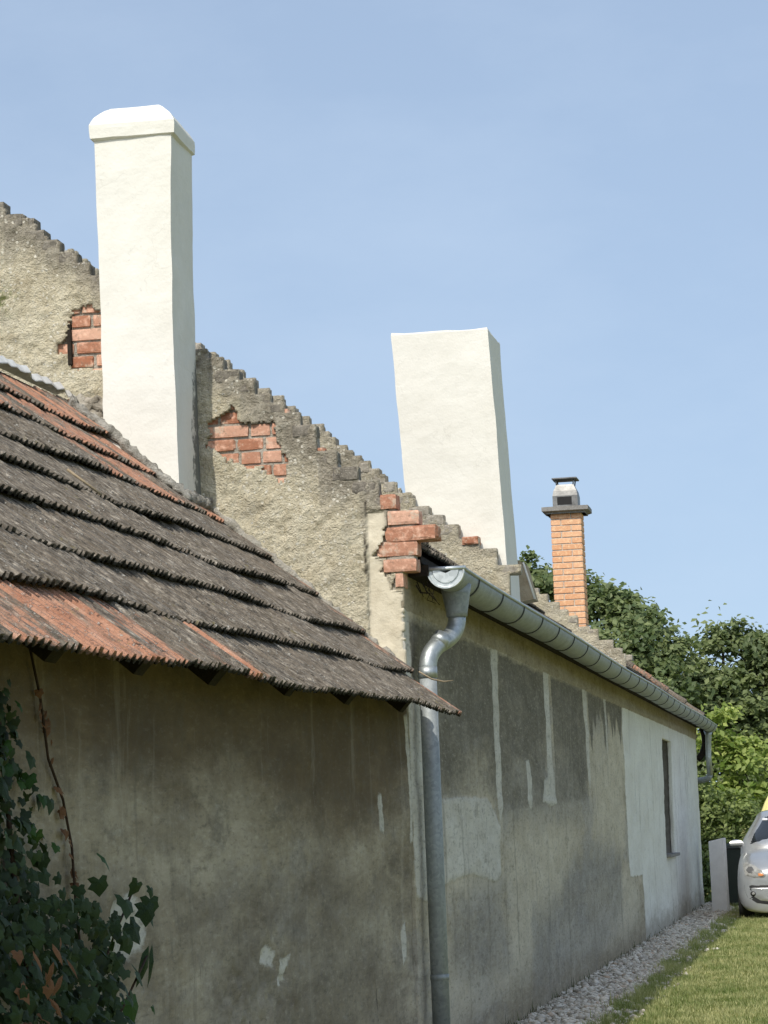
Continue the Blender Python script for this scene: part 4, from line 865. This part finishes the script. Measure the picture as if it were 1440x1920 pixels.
# ================================================================== trees and shrubs behind the house
def crown_mesh(name, blobs, n, size, seed, clump=.5, flat=.35):
    r = np.random.default_rng(seed); B = np.array(blobs, float); w = B[:, 3]**2; w /= w.sum()
    nc = max(12, int(n/85)); bi = r.choice(len(B), nc, p=w); d = r.normal(size=(nc, 3)); d /= np.linalg.norm(d, axis=1)[:, None]; d[:, 2] = np.abs(d[:, 2])*.9 + d[:, 2]*.1
    cc = B[bi, :3] + d*(B[bi, 3]*r.uniform(.45, 1.22, nc))[:, None]; cr = clump*r.uniform(.35, 1.15, nc)
    ci = r.integers(0, nc, n); g = r.normal(size=(n, 3))*.48; p = cc[ci] + g*cr[ci][:, None]*np.array([1, 1, .75])
    nr = d[ci]*.7 + r.normal(size=(n, 3))*.55 + np.array([0, -.25, .55]); nr /= np.linalg.norm(nr, axis=1)[:, None]
    t = np.cross(nr, r.normal(size=(n, 3))); t /= np.linalg.norm(t, axis=1)[:, None]; b = np.cross(nr, t)
    s = size*r.uniform(.6, 1.3, n)[:, None]
    q = np.stack([p - t*s*.5, p + b*s*.33 + nr*s*.12, p + t*s*.62, p - b*s*.33 + nr*s*.12], 1)
    i4 = (np.arange(n)*4)[:, None]; f = np.concatenate([i4+np.array([0, 1, 2]), i4+np.array([0, 2, 3])])
    me = bigmesh(name, q.reshape(-1, 3), f); v = np.clip(r.normal(.42, .2, n) + .3*r.normal(size=nc)[ci], 0, 1); attr(me, 'v', np.repeat(v, 4)); return me
MBARK = mat_noisy('bark', (.05, .042, .032), (.13, .115, .09), 12, bump=.8)
def tree(name, base, blobs, n, size, mat, label, cat, seed, trunk=.14, clump=.5, group=None):
    e = empty(name, base, label, cat, group); b0 = Vector(base); cz = np.mean([b[2] for b in blobs]); c = Vector((np.mean([b[0] for b in blobs]), np.mean([b[1] for b in blobs]), cz))
    V = []; F = []
    def add(pts, rads):
        me = tube_mesh('t', pts, rads, 8); o = len(V); V.extend([v.co[:] for v in me.vertices]); F.extend([tuple(i+o for i in p.vertices) for p in me.polygons]); bpy.data.meshes.remove(me)
    mid = b0.lerp(c, .55) + Vector((random.uniform(-.15, .15), random.uniform(-.15, .15), 0)); add([b0, b0.lerp(mid, .5), mid, c], [trunk, trunk*.85, trunk*.7, trunk*.35])
    for q in blobs: add([mid, mid.lerp(Vector(q[:3]), .5)+Vector((0, 0, .15)), Vector(q[:3]), Vector(q[:3])+Vector((0, 0, q[3]*.7))], [trunk*.45, trunk*.3, trunk*.18, .01])
    link('trunk', mesh('trunk', V, F), e, MBARK, smooth=True)
    link('crown', crown_mesh('crown', blobs, n, size, seed, clump), e, mat); return e
LDK = mat_leaf('tree_leaf', (.085, .12, .05), (.225, .27, .115), .32, .5); LDK2 = mat_leaf('walnut_leaf', (.09, .13, .054), (.245, .29, .125), .32, .5); LBR = mat_leaf('hazel_leaf', (.12, .19, .04), (.46, .52, .17), .38, .5)
tree('broadleaf_tree', (-2.4, 53, 0), [(-3.75, 53, 5.95, .6), (-3.1, 53.2, 5.8, .5), (-2.45, 53, 5.5, .6), (-1.85, 52.6, 5.1, .6), (-1.4, 52.5, 4.85, .5), (-1.1, 52.4, 4.45, .4), (-2.2, 52, 4.1, 1.0), (-3.6, 52.6, 4.2, 1.0), (-1.3, 52, 3.6, .8), (-4.4, 53.4, 5.2, .8)], 25000, .13, LDK2, 'broadleaf tree rising behind the orange brick chimney', 'tree', 11, group='trees behind the farmhouse', clump=.40)
tree('broadleaf_tree', (.1, 54, 0), [(-.05, 54, 4.7, .45), (.4, 54, 4.6, .5), (-.6, 54, 4.0, .55), (.75, 54, 4.0, .6), (-.2, 53.5, 3.3, 1.0), (.5, 53.4, 2.6, 1.0), (-.9, 53.4, 3.2, .7), (-.4, 53.2, 2.2, 1.0), (-.6, 53, 1.2, 1.0), (.5, 53, 1.3, 1.0)], 27000, .13, LDK, 'dark leafy tree over the far end of the gutter', 'tree', 12, group='trees behind the farmhouse', clump=.40)
tree('broadleaf_tree', (2.0, 55, 0), [(1.5, 55, 4.2, .75), (2.4, 55, 4.6, .9), (1.2, 54.6, 3.6, .8), (2.1, 54.5, 3.0, 1.1), (1.3, 54.3, 2.6, .9), (3.3, 55, 4.2, 1.0), (1.4, 54, 1.4, 1.0)], 25000, .13, LDK2, 'dark leafy tree standing behind the silver car', 'tree', 13, group='trees behind the farmhouse', clump=.40)
tree('hazel_shrub', (.9, 47, 0), [(.13, 46.4, 2.95, .26), (.1, 46.4, 2.5, .36), (.5, 46.6, 2.15, .45), (1.0, 46.8, 2.3, .45), (.45, 46.5, 1.6, .5), (1.1, 46.6, 1.6, .5), (1.5, 47, 2.2, .45), (1.7, 47, 1.5, .6), (.15, 46.5, 1.7, .35)], 6500, .12, LBR, 'bright green hazel shrub beside the end of the house', 'shrub', 14, trunk=.03, clump=.36)
tree('low_shrub', (.55, 44.5, 0), [(.25, 44.5, 1.3, .36), (.75, 44.6, 1.2, .4), (1.3, 44.8, 1.3, .42), (.3, 44.5, .75, .45), (.85, 44.4, .6, .45), (1.5, 44.6, .7, .5), (.0, 44.6, .5, .4), (-.4, 44.8, .9, .5), (-.3, 44.8, 1.6, .45), (.45, 43.6, .3, .4), (-.1, 43.4, .35, .4), (.2, 42.8, .2, .3), (.9, 43.2, .3, .4), (.6, 42.6, .15, .25)], 19000, .085, mat_leaf('shrub_leaf', (.065, .10, .03), (.27, .33, .11), .32, .5), 'low dark shrub behind the grey board and the car', 'shrub', 15, trunk=.025, clump=.32)

# ================================================================== grey board, parasol
bd = bmesh.new()
pts = [(.295, 38.53, .0), (.515, 38.45, .0), (.505, 38.50, 1.06), (.285, 38.58, 1.015)]
q = [bd.verts.new(p) for p in pts]; q2 = [bd.verts.new(Vector(p)+Vector((.035, .05, 0))) for p in pts]
bd.faces.new(q); bd.faces.new(q2[::-1])
for i in range(4): bd.faces.new((q[i], q2[i], q2[(i+1) % 4], q[(i+1) % 4]))
bmesh.ops.recalc_face_normals(bd, faces=bd.faces); bmesh.ops.bevel(bd, geom=bd.edges[:], offset=.006, segments=1, affect='EDGES')
tag(link('board', bm_mesh('board', bd), mat=mat_noisy('grey_paint', (.76, .76, .74), (.86, .86, .84), 8, bump=.2)), 'upright pale grey board between the house corner and the car', 'board')
par = empty('parasol', (1.15, 43, 0), 'folded pale yellow parasol behind the silver car roof', 'parasol')
tube('pole', [(1.15, 43, 0), (1.15, 43, 1.9)], .02, par, MSTEEL, n=8)
V = []; F = []; ns = 40
for z, rr_ in ((1.36, .22), (1.42, .21), (1.55, .15), (1.68, .09), (1.8, .03)):
    for i in range(ns):
        a = 2*math.pi*i/ns; rp_ = rr_*(1+.22*math.cos(8*a)); V.append((1.15+rp_*math.cos(a), 43+rp_*math.sin(a), z - (.04*math.cos(8*a) if z < 1.45 else 0)))
F = [(i*ns+k, i*ns+(k+1) % ns, (i+1)*ns+(k+1) % ns, (i+1)*ns+k) for i in range(4) for k in range(ns)]
link('canopy', mesh('canopy', V, F), par, mat_plain('yellow_cloth', (.80, .74, .33), .9, spec=.1), smooth=True)

# ================================================================== silver car, nose towards the camera
CX, CY = 1.60, 35.55                                       # centre line and front of the nose
car = empty('car', (CX, CY, 0), 'small silver hatchback parked on the grass, nose to the camera', 'car')
MP = mat_plain('silver_paint', (.50, .51, .515), .3, .6, .5, coat=.6); MPL = mat_plain('black_plastic', (.02, .02, .021), .55); MGL = mat_plain('car_glass', (.018, .022, .026), .04, spec=.6)
MRUB = mat_plain('tyre_rubber', (.016, .016, .016), .85); MCHR = mat_plain('alloy', (.5, .5, .5), .3, .9)
# stations: (y from nose, half width, sill z, waist z, top z of hood or tail)
ST = [(.0, .54, .10, .44, .62), (.03, .67, .08, .48, .68), (.12, .77, .08, .56, .75), (.3, .81, .12, .66, .83), (.55, .82, .20, .72, .90), (.85, .82, .22, .76, .96), (1.1, .82, .22, .80, 1.0), (1.8, .82, .22, .84, 1.02), (2.6, .82, .22, .86, 1.02), (3.2, .80, .24, .86, 1.0), (3.45, .72, .30, .80, .95), (3.52, .60, .36, .70, .85)]
V = []; F = []; m = 12
for y, hw, z0_, zw, zt in ST:
    half = [(0, z0_), (hw*.6, z0_), (hw*.93, z0_+.02), (hw*1.0, z0_+.14), (hw*1.005, (z0_+zw)/2+.05), (hw*.985, zw), (hw*.93, zw+(zt-zw)*.45), (hw*.80, zw+(zt-zw)*.78), (hw*.45, zt-.01), (0, zt)]
    ring = half + [(-x, z) for x, z in half[-2:0:-1]]
    V += [(CX+x, CY+y, z) for x, z in ring]
m = len(ring)
F = [(i*m+k, i*m+(k+1) % m, (i+1)*m+(k+1) % m, (i+1)*m+k) for i in range(len(ST)-1) for k in range(m)] + [tuple(range(m-1, -1, -1)), tuple((len(ST)-1)*m+k for k in range(m))]
def subsurf(me, lv):
    o = bpy.data.objects.new('tmp', me); COL.objects.link(o); md = o.modifiers.new('s', 'SUBSURF'); md.levels = lv; md.render_levels = lv
    dg = bpy.context.evaluated_depsgraph_get(); out = bpy.data.meshes.new_from_object(o.evaluated_get(dg)); bpy.data.objects.remove(o); bpy.data.meshes.remove(me); out.polygons.foreach_set('use_smooth', [True]*len(out.polygons)); return out
bme = mesh('body', V, F); bt = bmesh.new(); bt.from_mesh(bme); bmesh.ops.recalc_face_normals(bt, faces=bt.faces); bt.to_mesh(bme); bt.free()
body_me = subsurf(bme, 3); body = link('body', body_me, car, MP)
# greenhouse: rings from waist to roof
V = []; rings = [(.84, .80, .74, 3.42), (.98, .79, .78, 3.42), (1.08, .74, .92, 3.34), (1.30, .60, 1.36, 3.12), (1.38, .565, 1.50, 3.0), (1.425, .50, 1.66, 2.85), (1.44, .25, 1.9, 2.5)]
for z, hw, yf, yr in rings:
    for x, y in [(-hw*.55, yf-.05), (-hw*.9, yf+.06), (-hw, yf+.28), (-hw*1.01, (yf+yr)/2), (-hw*.98, yr-.2), (-hw*.85, yr-.03), (-hw*.4, yr), (hw*.4, yr), (hw*.85, yr-.03), (hw*.98, yr-.2), (hw*1.01, (yf+yr)/2), (hw, yf+.28), (hw*.9, yf+.06), (hw*.55, yf-.05), (0, yf-.075)]: V.append((CX+x, CY+y, z))
m = 15; F = [(i*m+k, i*m+(k+1) % m, (i+1)*m+(k+1) % m, (i+1)*m+k) for i in range(len(rings)-1) for k in range(m)] + [tuple((len(rings)-1)*m+k for k in range(m))]
gme = mesh('cabin', V, F); bt = bmesh.new(); bt.from_mesh(gme); bmesh.ops.recalc_face_normals(bt, faces=bt.faces); bt.to_mesh(gme); bt.free()
cab_me = subsurf(gme, 2); cab = link('cabin', cab_me, car, MP)
def bvh(me):
    b = bmesh.new(); b.from_mesh(me); t = BVHTree.FromBMesh(b); b.free(); return t
TB, TCb = bvh(body_me), bvh(cab_me)
def decal(name, poly, tree_, off, mat, parent, axis='y', rings_=5, smooth=True, inner=0):
    """a shell that follows the car's skin inside an outline given in front view (x,z) or side view (y,z)"""
    out = []
    for a, b in zip(poly, poly[1:]+poly[:1]):
        for t in range(4): out.append((a[0]+(b[0]-a[0])*t/4, a[1]+(b[1]-a[1])*t/4))
    cxm = sum(p[0] for p in out)/len(out); czm = sum(p[1] for p in out)/len(out); n = len(out); V = []; F = []
    fac = [1-(1-inner)*i/rings_ for i in range(rings_+1)]
    for fk in fac:
        for p in out:
            a_, z_ = cxm+(p[0]-cxm)*fk, czm+(p[1]-czm)*fk
            if axis == 'y': o_, d_ = Vector((CX+a_, CY-3, z_)), Vector((0, 1, 0))
            else: o_, d_ = Vector((CX+axis*3, CY+a_, z_)), Vector((-axis, 0, 0))
            h = tree_.ray_cast(o_, d_); q_ = h[0] if h[0] is not None else None
            if q_ is None: q_ = tree_.find_nearest(Vector((CX+a_, CY+.3, z_)) if axis == 'y' else Vector((CX+axis*.8, CY+a_, z_)))[0]
            V.append(q_ - d_*(off if fk < 1 else off*.1))
    for i in range(rings_):
        for k in range(n): F.append((i*n+k, i*n+(k+1) % n, (i+1)*n+(k+1) % n, (i+1)*n+k))
    return link(name, mesh(name, V, F), parent, mat, smooth=smooth)
decal('windscreen', [(-.715, .955), (.715, .955), (.655, 1.10), (.525, 1.32), (.44, 1.36), (-.44, 1.36), (-.525, 1.32), (-.655, 1.10)], TCb, .004, MGL, car, rings_=8)
MSTK = mat_plain('sticker', (.75, .76, .76), .5)
tag(decal('sticker', [(-.475, 1.29), (-.41, 1.29), (-.40, 1.305), (-.41, 1.32), (-.475, 1.32), (-.485, 1.305)], TCb, .009, MSTK, car), 'small white oval sticker at the top corner of the windscreen')
MLENS = mat_noisy('lamp_lens', (.16, .16, .15), (.42, .42, .40), 14, rough=.12, bump=.1); MAMB = mat_plain('amber_lens', (.75, .28, .10), .2)
for s in (1, -1):
    hl = decal('headlight', [(s*x, z) for x, z in [(.735, .735), (.68, .755), (.58, .715), (.48, .64), (.42, .575), (.45, .545), (.58, .545), (.70, .585)]], TB, .012, MLENS, car)
    decal('bulb_housing', [(s*x, z) for x, z in [(.66, .70), (.60, .70), (.57, .65), (.60, .60), (.66, .61), (.69, .65)]], TB, .018, mat_plain('lamp_inner', (.12, .12, .12), .25) if s == 1 else bpy.data.materials['lamp_inner'], hl)
    decal('indicator', [(s*x, z) for x, z in [(.53, .61), (.47, .605), (.445, .58), (.47, .565), (.53, .568)]], TB, .019, MAMB, hl)
    mb = shaft('mirror', lambda z: (lambda e: (CX+s*.84-.09+e, CY+1.12+e*.6, CX+s*.84+.09-e, CY+1.24-e*.6))(float(np.interp(z, [.955, .97, 1.0, 1.025, 1.04], [.035, .008, 0, .015, .05]))), [.955, .962, .97, .985, 1.0, 1.012, 1.025, 1.034, 1.04], car, MP, 9, amp=.001, m=3)
    box('mirror_foot', (CX+min(s*.70, s*.79), CY+1.16, .945), (CX+max(s*.70, s*.79), CY+1.21, .975), mb, MPL, bevel=.01)
    decal('side_window', [(1.35, 1.02), (2.9, 1.02), (2.75, 1.30), (1.75, 1.32)], TCb, .004, MGL, car, axis=s)
    for yw in (.62, 2.95):
        ty = []
        tyre = None
        V = []; F = []; nn = 28; prof = [(.19, -.09), (.26, -.095), (.275, -.08), (.28, 0), (.275, .08), (.26, .095), (.19, .09)]
        for i in range(nn):
            a = 2*math.pi*i/nn
            for r_, x_ in prof: V.append((CX+s*.72+x_, CY+yw+r_*math.cos(a), .28+r_*math.sin(a)))
        pn = len(prof); F = [(i*pn+k, ((i+1) % nn)*pn+k, ((i+1) % nn)*pn+k+1, i*pn+k+1) for i in range(nn) for k in range(pn-1)]
        wh = link('wheel', mesh('wheel', V, F), car, MRUB, smooth=True)
        V = []; F = []
        for i in range(nn):
            a = 2*math.pi*i/nn
            for r_, x_ in [(.195, .085), (.17, .06), (.06, .075), (.01, .08)]: V.append((CX+s*.72+s*x_, CY+yw+r_*math.cos(a), .28+r_*math.sin(a)))
        F = [(i*4+k, ((i+1) % nn)*4+k, ((i+1) % nn)*4+k+1, i*4+k+1) for i in range(nn) for k in range(3)]
        link('rim', mesh('rim', V, F), wh, MCHR)
decal('grille_surround', [(-.715, .46), (-.30, .45), (.30, .45), (.715, .46), (.72, .41), (.68, .30), (.56, .22), (.2, .165), (-.2, .165), (-.56, .22), (-.68, .30), (-.72, .41)], TB, .006, MPL, car, rings_=8)
ins = decal('bumper_insert', [(-.675, .425), (-.30, .415), (.30, .415), (.675, .425), (.67, .39), (.635, .315), (.53, .25), (.2, .205), (-.2, .205), (-.53, .25), (-.635, .315), (-.67, .39)], TB, .016, MP, car, rings_=8)
for s in (1, -1):
    fc = [(s*.60+.042*math.cos(a), .345+.036*math.sin(a)) for a in [2*math.pi*i/10 for i in range(10)]]
    fg = decal('fog_lamp', fc, TB, .024, MPL, car, rings_=3); decal('lens', [(s*.60+(x-s*.60)*.68, .345+(z-.345)*.68) for x, z in fc], TB, .029, MLENS, fg, rings_=3)
box('underbody', (CX-.7, CY+.35, .16), (CX+.7, CY+3.2, .26), car, MPL)

# ================================================================== dark waste bin between board and car
wb = empty('waste_bin', (.70, 40.6, 0), 'dark green wheeled waste bin between the grey board and the car', 'bin')
MBIN = mat_plain('bin_plastic', (.018, .028, .022), .5)
shaft('bin_body', lambda z: (lambda e: (.70-.24-e, 40.6-.25-e, .70+.24+e, 40.6+.25+e))(.04*(z-.08)/.8), [.08, .1, .3, .6, .84, .88], wb, MBIN, 4, amp=.002, m=4)
shaft('lid', lambda z: (lambda e: (.70-.30+e, 40.6-.32+e, .70+.30-e, 40.6+.30-e))(float(np.interp(z, [.88, .93, .97], [0, .01, .10]))), [.885, .9, .93, .955, .97], wb, MBIN, 5, amp=.002, m=4)
tube('handle', [(.46, 40.92, .9), (.94, 40.92, .9)], .016, wb, MBIN, n=8)
for sx in (-1, 1): tube('wheel', [(.70+sx*.22, 40.86, .1), (.70+sx*.27, 40.86, .1)], .1, wb, MRUB, n=16, smooth=False)
